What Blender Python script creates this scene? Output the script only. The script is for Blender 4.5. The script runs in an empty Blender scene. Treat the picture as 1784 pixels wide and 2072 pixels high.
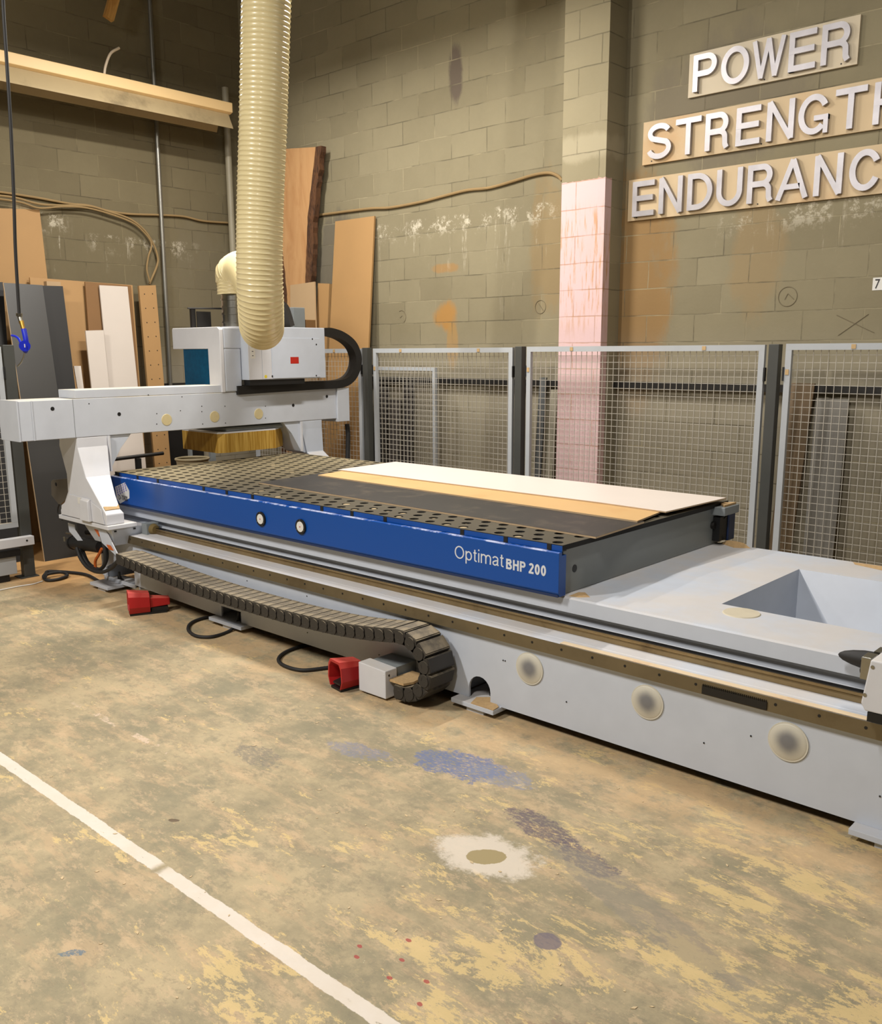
import bpy, bmesh, math, random
from mathutils import Vector, Matrix
random.seed(7)
S = bpy.context.scene
COL = S.collection
V = Vector
H = 1.772                                    # eye height of the camera

# ------------------------------------------------------------------ camera
YAW, PIT, ROL, FPX, CX, CY = 0.738949506, 0.200908719, -0.00460970060, 1851.91448, 894.763785, 1087.95815
_f = V((-math.sin(YAW) * math.cos(PIT), math.cos(YAW) * math.cos(PIT), -math.sin(PIT)))
_r0 = V((math.cos(YAW), math.sin(YAW), 0)); _u0 = _r0.cross(_f)
_r = _r0 * math.cos(ROL) + _u0 * math.sin(ROL); _u = -_r0 * math.sin(ROL) + _u0 * math.cos(ROL)
cam = bpy.data.cameras.new('camera'); camo = bpy.data.objects.new('camera', cam); COL.objects.link(camo)
camo.matrix_world = Matrix(((_r.x, _u.x, -_f.x, 0), (_r.y, _u.y, -_f.y, 0), (_r.z, _u.z, -_f.z, H), (0, 0, 0, 1)))
cam.sensor_fit = 'HORIZONTAL'; cam.sensor_width = 36; cam.lens = FPX / 1784 * 36
cam.shift_x = -(CX - 892) / 1784; cam.shift_y = (CY - 1036) / 1784
cam.clip_start = .05
S.camera = camo
# survey helpers: the spot on a real plane (X=, Y=, Z= const) seen in a direction from the camera stand
def _ray(x, y): return _f * FPX + _r * (x - CX) - _u * (y - CY)
def onY(x, y, D): d = _ray(x, y); return d * (D / d.y) + V((0, 0, H))
def onX(x, y, D): d = _ray(x, y); return d * (D / d.x) + V((0, 0, H))
def onZ(x, y, D): d = _ray(x, y); return d * ((D - H) / d.z) + V((0, 0, H))

# ------------------------------------------------------------------ world, lights, exposure
S.view_settings.view_transform = 'Standard'; S.view_settings.look = 'None'
S.view_settings.gamma = 1; S.view_settings.use_curve_mapping = False
S.view_settings.exposure = 0.2
w = bpy.data.worlds.new('world'); S.world = w; w.use_nodes = True
w.node_tree.nodes['Background'].inputs[0].default_value = (1.0, .93, .84, 1)
w.node_tree.nodes['Background'].inputs[1].default_value = 0.22
def area(name, loc, size, sizey, power, col=(1, .90, .76), target=None):
    l = bpy.data.lights.new(name, 'AREA'); l.shape = 'RECTANGLE'; l.size = size; l.size_y = sizey
    l.energy = power; l.color = col
    o = bpy.data.objects.new(name, l); COL.objects.link(o); o.location = loc
    if target is not None:
        o.rotation_euler = (V(target) - V(loc)).to_track_quat('-Z', 'Y').to_euler()
    return o
LC = (1, .955, .89)
area('ceiling_lamp', (-6.8, 4.6, 4.55), .12, .9, 88, LC)
area('ceiling_lamp', (-4.9, 4.35, 4.5), .12, 1.1, 135, LC)
area('ceiling_lamp', (-4.8, -.6, 4.6), .12, 1.1, 205, LC, (-4.6, 1.2, 0))
area('ceiling_lamp', (-1.3, -.4, 4.6), .12, 1.1, 112, LC, (-1.6, 1.6, 0))
area('ceiling_lamp', (-1.8, 4.3, 4.5), .12, 1.1, 42, LC)
bl = bpy.data.lights.new('lamp_end_fill', 'POINT'); bl.energy = 9; bl.color = (1, .84, .62); bl.shadow_soft_size = .04  # unseen point light added to brighten the strip lamp's left end
bo_ = bpy.data.objects.new('lamp_end_fill', bl); COL.objects.link(bo_); bo_.location = (-8.05, 2.95, 4.5)

# ------------------------------------------------------------------ materials
def lin(c): return tuple(((v / 255) / 12.92 if v / 255 <= .04045 else ((v / 255 + .055) / 1.055) ** 2.4) for v in c) + (1,)
class NT:
    def __init__(s, name):
        m = bpy.data.materials.new(name); m.use_nodes = True; s.m = m; s.t = m.node_tree
        s.b = s.t.nodes['Principled BSDF']; s.co = s.n('ShaderNodeTexCoord').outputs['Object']
    def n(s, k, **a):
        x = s.t.nodes.new(k)
        for q, v in a.items(): setattr(x, q, v)
        return x
    def l(s, a, b): s.t.links.new(a, b)
    def inp(s, sock, v):
        if hasattr(v, 'is_output'): s.l(v, sock)
        else: sock.default_value = v
    def mapping(s, scale=(1, 1, 1), loc=(0, 0, 0), rot=(0, 0, 0), co=None):
        x = s.n('ShaderNodeMapping'); s.l(co or s.co, x.inputs[0])
        x.inputs['Scale'].default_value = scale; x.inputs['Location'].default_value = loc; x.inputs['Rotation'].default_value = rot
        return x.outputs[0]
    def noise(s, scale, detail=4, rough=.55, co=None, dist=0):
        x = s.n('ShaderNodeTexNoise'); s.l(co or s.co, x.inputs['Vector'])
        x.inputs['Scale'].default_value = scale; x.inputs['Detail'].default_value = detail
        x.inputs['Roughness'].default_value = rough; x.inputs['Distortion'].default_value = dist
        return x.outputs['Fac']
    def ramp(s, v, a, b, smooth=True):
        x = s.n('ShaderNodeMapRange'); x.interpolation_type = 'SMOOTHSTEP' if smooth else 'LINEAR'
        s.inp(x.inputs['Value'], v); s.inp(x.inputs['From Min'], a); s.inp(x.inputs['From Max'], b)
        return x.outputs['Result']
    def math(s, op, a, b=0.0, c=None):
        x = s.n('ShaderNodeMath', operation=op); s.inp(x.inputs[0], a); s.inp(x.inputs[1], b)
        if c is not None: s.inp(x.inputs[2], c)
        return x.outputs[0]
    def mix(s, f, a, b):
        x = s.n('ShaderNodeMix', data_type='RGBA'); s.inp(x.inputs['Factor'], f)
        s.inp(x.inputs['A'], a); s.inp(x.inputs['B'], b); return x.outputs['Result']
    def xyz(s, co=None):
        x = s.n('ShaderNodeSeparateXYZ'); s.l(co or s.co, x.inputs[0]); return x.outputs
    def comb(s, x, y, z=0.0):
        c = s.n('ShaderNodeCombineXYZ'); s.inp(c.inputs[0], x); s.inp(c.inputs[1], y); s.inp(c.inputs[2], z); return c.outputs[0]
    def bump(s, h, st=.3, d=.01):
        x = s.n('ShaderNodeBump'); x.inputs['Strength'].default_value = st; x.inputs['Distance'].default_value = d
        s.l(h, x.inputs['Height']); s.l(x.outputs[0], s.b.inputs['Normal'])
    def fin(s, col, rough=.5, metal=0.0):
        s.inp(s.b.inputs['Base Color'], col); s.inp(s.b.inputs['Roughness'], rough); s.inp(s.b.inputs['Metallic'], metal)
        return s.m

def paint(name, c, rough=.45, metal=0, var=.12, scale=6, dirt=None, amt=.5, bump=0):
    t = NT(name); c1 = lin(c); c2 = lin(tuple(max(0, v * (1 - var)) for v in c))
    col = t.mix(t.noise(scale, 5, .6), c2, c1)
    if dirt is not None:
        col = t.mix(t.math('MULTIPLY', t.ramp(t.noise(scale * .5, 6, .65), .5, .72), amt), col, lin(dirt))
    if bump: t.bump(t.noise(scale * 12, 3), bump, .004)
    return t.fin(col, rough, metal)
def dusty(name, c, dust, amt=.8, rough=.5, lo=.2, hi=.9, nscale=5, metal=0):
    """dust settles on faces that look up"""
    t = NT(name); g = t.n('ShaderNodeNewGeometry'); z = t.xyz(g.outputs['Normal'])[2]
    m = t.math('MULTIPLY', t.ramp(z, lo, hi), t.math('MULTIPLY', t.ramp(t.noise(nscale, 6, .6), .3, .62), amt))
    col = t.mix(t.noise(7, 4), lin(tuple(v * .93 for v in c)), lin(c))
    return t.fin(t.mix(m, col, lin(dust)), t.mix(m, (rough,) * 3 + (1,), (.9, .9, .9, 1)), metal)
def wood(name, c, c2, scale=(1.2, 1.2, .25), rough=.6, s=14, rot=(0, 0, 0)):
    t = NT(name); co = t.mapping(scale, rot=rot)
    f = t.noise(s, 5, .6, co, 1.2); g = t.noise(s * .3, 3, .5, co)
    return t.fin(t.mix(t.ramp(t.math('ADD', f, t.math('MULTIPLY', g, .6)), .5, 1.05), lin(c), lin(c2)), rough)

M = {}
M['grey_paint'] = dusty('light_grey_paint', (200, 207, 219), (208, 182, 140), .32, .38, nscale=2.2)
M['beam_paint'] = dusty('gantry_paint', (200, 205, 214), (226, 206, 160), .8, .42, nscale=3)
M['white_paint'] = dusty('white_paint', (216, 217, 222), (225, 205, 165), .3, .4)
M['mid_grey'] = paint('mid_grey_paint', (138, 144, 146), .5)
M['bed_grey'] = paint('bed_end_grey', (136, 141, 140), .42, var=.06)
M['blue'] = None
M['blue_dark'] = paint('navy_paint', (24, 48, 92), .4)
M['black'] = paint('black_plastic', (20, 20, 21), .5)
M['dark_metal'] = paint('dark_steel', (48, 46, 44), .45, .5)
M['steel'] = paint('steel', (170, 168, 160), .28, 1, .15, 20)
M['strip'] = paint('oily_steel_strip', (140, 126, 98), .36, .55, .3, 5, (80, 66, 44), .7)
M['rail'] = paint('dusty_guide_rail', (170, 146, 104), .3, .6, .35, 9, (96, 78, 52), .8)
M['chrome'] = paint('polished_rail', (96, 96, 98), .18, 1)
M['rubber'] = paint('black_rubber', (34, 33, 33), .65)
M['dust'] = paint('sawdust', (214, 178, 128), .95, 0, .25, 60, bump=.4)
M['chain'] = dusty('chain_plastic', (50, 47, 44), (150, 136, 112), .9, .55, .4, .9, 9)
M['chain_black'] = paint('head_chain_plastic', (24, 21, 19), .6)
M['red'] = dusty('red_plastic', (178, 28, 30), (226, 110, 92), .55, .42)
M['orange'] = paint('orange_cable', (208, 104, 40), .5)
M['post'] = paint('fence_post_grey', (70, 71, 68), .45)
M['frame'] = dusty('fence_frame_grey', (178, 182, 186), (196, 178, 146), .8, .42)
M['wire'] = paint('galvanised_wire', (196, 190, 178), .45, .2)
M['tan_cap'] = paint('tan_cap', (196, 164, 116), .6)
M['brush'] = None
M['visor'] = paint('blue_visor', (6, 84, 122), .2, 0, .35, 30)
M['mdf'] = paint('mdf_tan', (172, 134, 86), .7, 0, .07, 3)
M['mdf_brown'] = paint('mdf_brown', (128, 92, 52), .7, 0, .07, 3)
M['mdf_pale'] = paint('mdf_pale', (180, 152, 116), .7, 0, .06, 3)
M['melamine'] = paint('white_melamine', (206, 196, 186), .35, 0, .04, 4)
M['melamine_warm'] = paint('cream_melamine', (222, 204, 180), .4, 0, .04, 4)
M['black_board'] = paint('black_laminate', (20, 17, 15), .6, 0, .2, 5)
M['grey_board'] = paint('dark_grey_laminate', (52, 50, 47), .42, 0, .12, 3)
M['slab'] = wood('live_edge_wood', (168, 122, 78), (188, 146, 100), (2, 2, .5), .65, 4)
M['bark'] = wood('bark', (44, 26, 14), (96, 62, 34), (6, 6, 1.2), .9, 9)
M['timber'] = wood('timber', (160, 110, 50), (206, 160, 90))
M['sheet_black'] = paint('black_sheet_face', (52, 50, 48), .5, 0, .12, 14, (110, 98, 82), .35)
M['sheet_beige'] = paint('beige_sheet_face', (216, 176, 120), .5, 0, .06, 7, (190, 140, 84), .35)
M['sheet_white'] = paint('white_sheet_face', (234, 222, 212), .35, 0, .03, 4)
M['board_edge'] = paint('chipboard_edge', (196, 170, 136), .8)
M['sign_ply'] = paint('sign_plywood', (206, 182, 144), .6, 0, .08, 2.5, (190, 146, 92), .6)
M['sign_ply_pale'] = paint('sign_plywood_pale', (206, 192, 166), .6, 0, .05, 3)
M['letter'] = paint('brushed_aluminium', (186, 182, 186), .42, .6, .25, 7)
M['lamp_tin'] = paint('dusty_cream_tin', (176, 156, 118), .6, 0, .1, 4, (110, 96, 70), .8)
M['lamp_top'] = paint('cream_enamel', (240, 206, 150), .5, 0, .06, 3)
M['conduit'] = paint('conduit', (150, 148, 140), .35, .7)
M['duct'] = paint('duct_grey', (156, 148, 126), .5)
M['cable_tan'] = paint('dusty_cable', (150, 124, 82), .8)
M['blue_plastic'] = paint('blue_plastic', (20, 40, 190), .35)
M['brass'] = paint('brass', (190, 150, 70), .3, .9)
M['paper'] = paint('paper', (232, 230, 224), .7)
M['ink'] = paint('dark_ink', (40, 36, 40), .7)
M['yellow'] = paint('yellow_sticker', (236, 214, 60), .6)
M['red_sticker'] = paint('red_sticker', (190, 36, 20), .5)
M['disc_grey'] = None
M['bucket'] = paint('beige_bucket', (168, 154, 122), .6)
M['violet'] = paint('violet_print', (120, 112, 200), .6)
M['white_letter'] = paint('white_vinyl', (226, 230, 236), .5)
M['cream_disc'] = paint('cream_plastic', (214, 198, 152), .5, 0, .12, 20)
M['wood_pink'] = paint('ceiling', (70, 62, 50), .9)

def blue_mat():
    t = NT('blue_paint'); co = t.mapping((1.2, 4, 5))
    sc = t.ramp(t.noise(22, 6, .75, co), .73, .76)
    z = t.xyz()[2]; near = t.math('MULTIPLY', t.ramp(z, .843, .847), t.ramp(z, .8515, .8508))
    wear = t.math('MULTIPLY', near, t.ramp(t.noise(9, 6, .7, t.mapping((1, 1, 1))), .42, .55))
    return t.fin(t.mix(t.math('MAXIMUM', t.math('MULTIPLY', sc, .5), wear), lin((0, 72, 154)), lin((176, 184, 214))), .38)
M['blue'] = blue_mat()
def brush_mat():
    t = NT('yellow_bristles'); f = t.noise(60, 3, .6, t.mapping((1, 1, .04)))
    t.bump(f, .5, .004)
    return t.fin(t.mix(t.ramp(f, .35, .7), lin((156, 116, 30)), lin((196, 160, 76))), .7)
M['brush'] = brush_mat()
def disc_mat():
    t = NT('rubbed_plastic_cap'); x = t.xyz(); r = t.math('SQRT', t.math('ADD', t.math('POWER', x[0], 2.0), t.math('POWER', x[2], 2.0)))
    n = t.math('MULTIPLY', t.noise(14, 3), .018)
    return t.fin(t.mix(t.ramp(t.math('ADD', r, n), .028, .076), lin((122, 122, 124)), lin((204, 200, 186))), .5)
M['disc_grey'] = disc_mat()
def table_mat():
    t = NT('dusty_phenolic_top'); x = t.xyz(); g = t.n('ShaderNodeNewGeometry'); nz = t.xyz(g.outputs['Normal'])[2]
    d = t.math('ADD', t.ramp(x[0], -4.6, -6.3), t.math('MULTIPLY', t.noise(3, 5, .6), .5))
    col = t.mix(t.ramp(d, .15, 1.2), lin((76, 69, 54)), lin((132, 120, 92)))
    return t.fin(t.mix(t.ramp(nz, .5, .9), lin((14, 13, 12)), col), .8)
M['table_top'] = table_mat()

def block_mat(name, axis, shift, base, base2, stainA=None, eff=None, pink=False, zsh=0.010):
    t = NT(name); x = t.xyz(); h = x[0] if axis == 'x' else x[1]
    co = t.comb(t.math('ADD', h, shift), t.math('ADD', x[2], -zsh), 0.0)
    wob = t.n('ShaderNodeVectorMath', operation='ADD'); t.l(co, wob.inputs[0])
    nz = t.n('ShaderNodeTexNoise'); nz.inputs['Scale'].default_value = 5; t.l(t.co, nz.inputs['Vector'])
    sc = t.n('ShaderNodeVectorMath', operation='SCALE'); t.l(nz.outputs['Color'], sc.inputs[0]); sc.inputs['Scale'].default_value = .012
    t.l(sc.outputs[0], wob.inputs[1])
    br = t.n('ShaderNodeTexBrick'); t.l(wob.outputs[0], br.inputs['Vector'])
    br.offset = .5; br.offset_frequency = 2; br.squash = 1
    br.inputs['Scale'].default_value = 1; br.inputs['Brick Width'].default_value = .4064; br.inputs['Row Height'].default_value = .2032
    br.inputs['Mortar Size'].default_value = .0045; br.inputs['Mortar Smooth'].default_value = .25; br.inputs['Bias'].default_value = 0
    br.inputs['Color1'].default_value = (0, 0, 0, 1); br.inputs['Color2'].default_value = (1, 1, 1, 1); br.inputs['Mortar'].default_value = (.5, .5, .5, 1)
    tone = t.mix(t.math('ADD', t.math('MULTIPLY', t.noise(2.1, 8, .72), .75), t.math('MULTIPLY', br.outputs['Color'], .42)), lin(base2), lin(base))
    if stainA:   # rusty run-off stains
        for (cx, cz, rx, rz, colr, am) in stainA:
            e = t.math('ADD', t.math('POWER', t.math('DIVIDE', t.math('SUBTRACT', h, cx), rx), 2.0), t.math('POWER', t.math('DIVIDE', t.math('SUBTRACT', x[2], cz), rz), 2.0))
            e = t.math('ADD', e, t.math('MULTIPLY', t.math('SUBTRACT', t.noise(2.6, 6, .65, t.mapping((1.6, 1.6, .8))), .5), 2.6))
            tone = t.mix(t.math('MULTIPLY', t.ramp(e, 1.1, .35), am), tone, lin(colr))
    tone = t.mix(t.math('MULTIPLY', t.ramp(x[2], 2.0, 1.5), .6), tone, t.mix(t.noise(3, 5), lin((128, 122, 108)), lin((164, 156, 138))))
    if pink:
        e = t.math('ADD', x[2], t.math('MULTIPLY', t.noise(20, 3), .03))
        st = t.ramp(t.noise(9, 4, .6, t.mapping((5, 5, .55))), .50, .68)
        band = t.math('MULTIPLY', t.ramp(x[2], 1.75, 2.2), t.ramp(x[2], 2.95, 2.75))
        pk = t.mix(t.math('MULTIPLY', st, t.math('MULTIPLY', band, .75)), t.mix(t.noise(2.5, 4), lin((206, 176, 170)), lin((214, 184, 188))), lin((186, 138, 84)))
        tone = t.mix(t.math('MULTIPLY', t.ramp(e, 3.075, 3.07), t.ramp(x[1], 6.345, 6.335)), tone, pk)
    mort = t.mix(t.ramp(t.noise(1.7, 5, .6), .42, .62), lin(tuple(v * .74 for v in base2)), lin(tuple(min(255, v * 1.14) for v in base)))
    if pink: mort = t.mix(t.math('MULTIPLY', t.ramp(x[2], 3.075, 3.07), t.ramp(x[1], 6.345, 6.335)), mort, lin((176, 134, 104)))
    fac = t.math('MULTIPLY', br.outputs['Fac'], t.ramp(t.noise(3.3, 5, .7), .28, .6))
    col = t.mix(t.math('MULTIPLY', fac, .75), tone, mort)
    if eff:      # white efflorescence runs
        for (h0, h1, z0, z1, am) in eff:
            s1 = t.ramp(t.noise(5, 7, .75, t.mapping((2.0, 2.0, .22), loc=(h0, 0, 0))), .55, .66)
            s1 = t.math('MULTIPLY', s1, t.ramp(t.noise(16, 5, .7), .35, .6))
            cr = t.math('MULTIPLY', t.ramp(t.noise(9, 9, .82), .52, .60), t.math('MULTIPLY', t.ramp(x[2], z1 - .22, z1 - .06), t.ramp(x[2], z1 + .01, z1 - .01)))
            bd = t.math('MULTIPLY', t.ramp(x[2], z0, z0 + (z1 - z0) * .8), t.ramp(x[2], z1, z1 - .02))
            hb = t.math('MULTIPLY', t.ramp(h, h0, h0 + .25), t.ramp(h, h1, h1 - .25))
            m_ = t.math('MULTIPLY', t.math('MAXIMUM', t.math('MULTIPLY', s1, bd), cr), hb)
            col = t.mix(t.math('MULTIPLY', m_, am), col, lin((192, 184, 164)))
    bh = t.math('SUBTRACT', t.math('MULTIPLY', t.noise(45, 4, .6), .25), t.math('MULTIPLY', br.outputs['Fac'], 1.0))
    t.bump(bh, .55, .006)
    return t.fin(col, .88)

def floor_mat():
    t = NT('worn_painted_concrete'); x = t.xyz(); X, Y = x[0], x[1]
    st = t.mapping((1.0, 2.2, 1), rot=(0, 0, .35)); st2 = t.mapping((1.0, 3.4, 1), rot=(0, 0, -.12))
    base = t.mix(t.ramp(t.noise(1.9, 9, .72), .36, .64), lin((142, 132, 106)), lin((182, 164, 130)))
    base = t.mix(t.math('MULTIPLY', t.ramp(t.noise(2.6, 9, .75, st2), .50, .60), .55), base, lin((192, 164, 128)))
    base = t.mix(t.math('MULTIPLY', t.ramp(t.noise(1.7, 9, .78, t.mapping((1, 1, 1), loc=(7, 3, 0))), .50, .58), .55), base, lin((132, 126, 102)))
    gb2 = t.ramp(t.noise(7, 10, .84, t.mapping((1, 1.6, 1), loc=(2, 9, 0))), .53, .56)
    base = t.mix(t.math('MULTIPLY', gb2, .38), base, lin((126, 118, 98)))
    pk2 = t.ramp(t.noise(5, 10, .84, t.mapping((1, 1.8, 1), loc=(5, 1, 0), rot=(0, 0, .5))), .54, .565)
    base = t.mix(t.math('MULTIPLY', pk2, .42), base, lin((204, 176, 140)))
    scr = t.ramp(t.noise(9, 8, .8, t.mapping((1, 7, 1), rot=(0, 0, .9))), .60, .63)
    base = t.mix(t.math('MULTIPLY', scr, .35), base, lin((206, 186, 148)))
    scr2 = t.ramp(t.noise(11, 8, .8, t.mapping((1, 6, 1), rot=(0, 0, -.25))), .61, .64)
    base = t.mix(t.math('MULTIPLY', scr2, .4), base, lin((120, 110, 92)))
    # flaking yellow paint, more of it towards the near right
    dens = t.math('ADD', t.math('MULTIPLY', t.ramp(X, -3.2, -1.3), .065), t.math('MULTIPLY', t.ramp(Y, 2.2, 1.2), .008))
    yl = t.ramp(t.math('ADD', t.math('ADD', t.noise(2.2, 10, .82, st, .3), dens), t.math('MULTIPLY', t.math('SUBTRACT', t.noise(13, 6, .75, st2), .5), .22)), .60, .612)
    base = t.mix(t.math('MULTIPLY', yl, .72), base, t.mix(t.noise(5, 5), lin((206, 180, 124)), lin((222, 194, 136))))
    gr = t.ramp(t.noise(5.5, 10, .82, st2, .3), .60, .615)
    base = t.mix(t.math('MULTIPLY', gr, .55), base, lin((150, 132, 110)))
    fine = t.ramp(t.noise(26, 8, .8, st2), .60, .64); base = t.mix(t.math('MULTIPLY', fine, .5), base, lin((118, 108, 88)))
    fl = t.ramp(t.noise(38, 6, .75), .68, .70); base = t.mix(t.math('MULTIPLY', fl, .6), base, lin((226, 212, 182)))
    # sawdust drifts along the machine
    sd = t.math('MULTIPLY', t.ramp(t.math('ADD', Y, t.math('MULTIPLY', t.noise(4, 6, .7), .3)), 2.98, 3.25), t.ramp(t.noise(5, 8, .75), .40, .55))
    base = t.mix(t.math('MULTIPLY', sd, .55), base, lin((200, 166, 122)))
    lft = t.math('MULTIPLY', t.ramp(X, -6.2, -7.2), t.ramp(Y, 2.6, 3.2)); base = t.mix(t.math('MULTIPLY', lft, .8), base, lin((190, 142, 84)))
    def blob(cx, cy, rx, ry, col, am, nsc=9, wob=2.2, a=.0, sharp=(1.15, .85)):
        nonlocal base
        co = t.mapping((1, 1, 1), loc=(-cx, -cy, 0)); r = t.n('ShaderNodeVectorRotate', rotation_type='Z_AXIS'); t.l(co, r.inputs['Vector']); r.inputs['Angle'].default_value = -a
        q = t.xyz(r.outputs[0])
        e = t.math('ADD', t.math('POWER', t.math('DIVIDE', q[0], rx), 2.0), t.math('POWER', t.math('DIVIDE', q[1], ry), 2.0))
        e = t.math('ADD', e, t.math('MULTIPLY', t.math('SUBTRACT', t.noise(nsc, 8, .8), .5), wob * 2))
        brk = t.ramp(t.noise(38, 7, .8, st), .40, .52) if wob > 1.9 else 1.0
        base = t.mix(t.math('MULTIPLY', t.math('MULTIPLY', t.ramp(e, *sharp), brk), am), base, lin(col))
    blob(-2.45, 2.80, .22, .12, (92, 108, 150), .8, 11, 2.2, .2)
    blob(-2.25, 2.83, .16, .08, (124, 130, 152), .6, 14, 3, .2)
    blob(-2.90, 2.60, .16, .06, (120, 124, 146), .6, 16, 3, .2)
    blob(-3.19, 2.27, .14, .07, (112, 108, 100), .6, 12, 3, .0)
    blob(-1.86, 2.60, .18, .07, (88, 76, 92), .75, 13, 2.6, -.25)
    blob(-1.62, 2.53, .14, .06, (96, 86, 98), .75, 13, 2.6, -.3)
    blob(-1.35, 2.40, .45, .08, (132, 126, 114), .55, 8, 1.6, -.3)
    blob(-1.90, 2.31, .20, .13, (214, 202, 186), .85, 12, 1.8, .2, (1.3, .5))
    blob(-1.895, 2.305, .07, .05, (156, 140, 100), 1, 9, .8, .7, (1.02, .95))
    blob(-1.45, 2.06, .045, .04, (112, 102, 110), .85, 20, .6)
    blob(-1.0, 1.78, .28, .12, (134, 112, 96), .6, 10, 2.4, .2)
    blob(-.62, 1.35, .16, .12, (196, 190, 178), .7, 10, 1.8)
    blob(-1.05, 1.49, .10, .09, (206, 164, 116), .9, 6, .5)
    blob(-2.96, 1.70, .022, .012, (96, 80, 62), .9, 40, 1.6, .6)
    for (a_, b_) in ((-1.83, 1.62), (-1.69, 1.62), (-1.77, 1.78), (-1.60, 1.68), (-1.72, 1.70), (-1.55, 1.60), (-1.86, 1.66)):
        blob(a_, b_, .010, .007, (160, 62, 60), .85, 60, 1.5)
    blob(-2.48, 1.06, .04, .015, (84, 110, 128), .8, 30, 2.2, .8)
    # the painted white line along the bay
    wn = t.math('MULTIPLY', t.math('SUBTRACT', t.noise(9, 6, .7), .5), .022)
    d = t.math('ABSOLUTE', t.math('SUBTRACT', t.math('ADD', Y, wn), 1.484))
    ln = t.math('MULTIPLY', t.ramp(t.math('ADD', d, t.math('MULTIPLY', t.math('SUBTRACT', t.noise(60, 4, .7), .5), .008)), .0285, .0255), t.ramp(t.noise(14, 8, .8, st2), .33, .38))
    gap = t.ramp(t.math('ABSOLUTE', t.math('SUBTRACT', t.math('ADD', X, t.math('MULTIPLY', wn, 3)), -2.70)), .0, .04)
    base = t.mix(t.math('MULTIPLY', t.math('MULTIPLY', ln, gap), .95), base, t.mix(t.noise(7, 5, .7), lin((208, 194, 174)), lin((226, 218, 210))))
    # an older, almost worn off line
    d2 = t.math('ABSOLUTE', t.math('SUBTRACT', t.math('ADD', Y, wn), 2.02))
    l2 = t.math('MULTIPLY', t.math('MULTIPLY', t.ramp(d2, .022, .015), t.ramp(t.noise(6, 7, .8), .50, .56)), t.math('MULTIPLY', t.ramp(X, -4.5, -4.3), t.ramp(X, -3.3, -3.4)))
    base = t.mix(t.math('MULTIPLY', l2, .7), base, lin((214, 190, 168)))
    t.bump(t.noise(30, 6, .7), .12, .004)
    return t.fin(base, t.math('ADD', .62, t.math('MULTIPLY', t.noise(3, 4), .3)))
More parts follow.
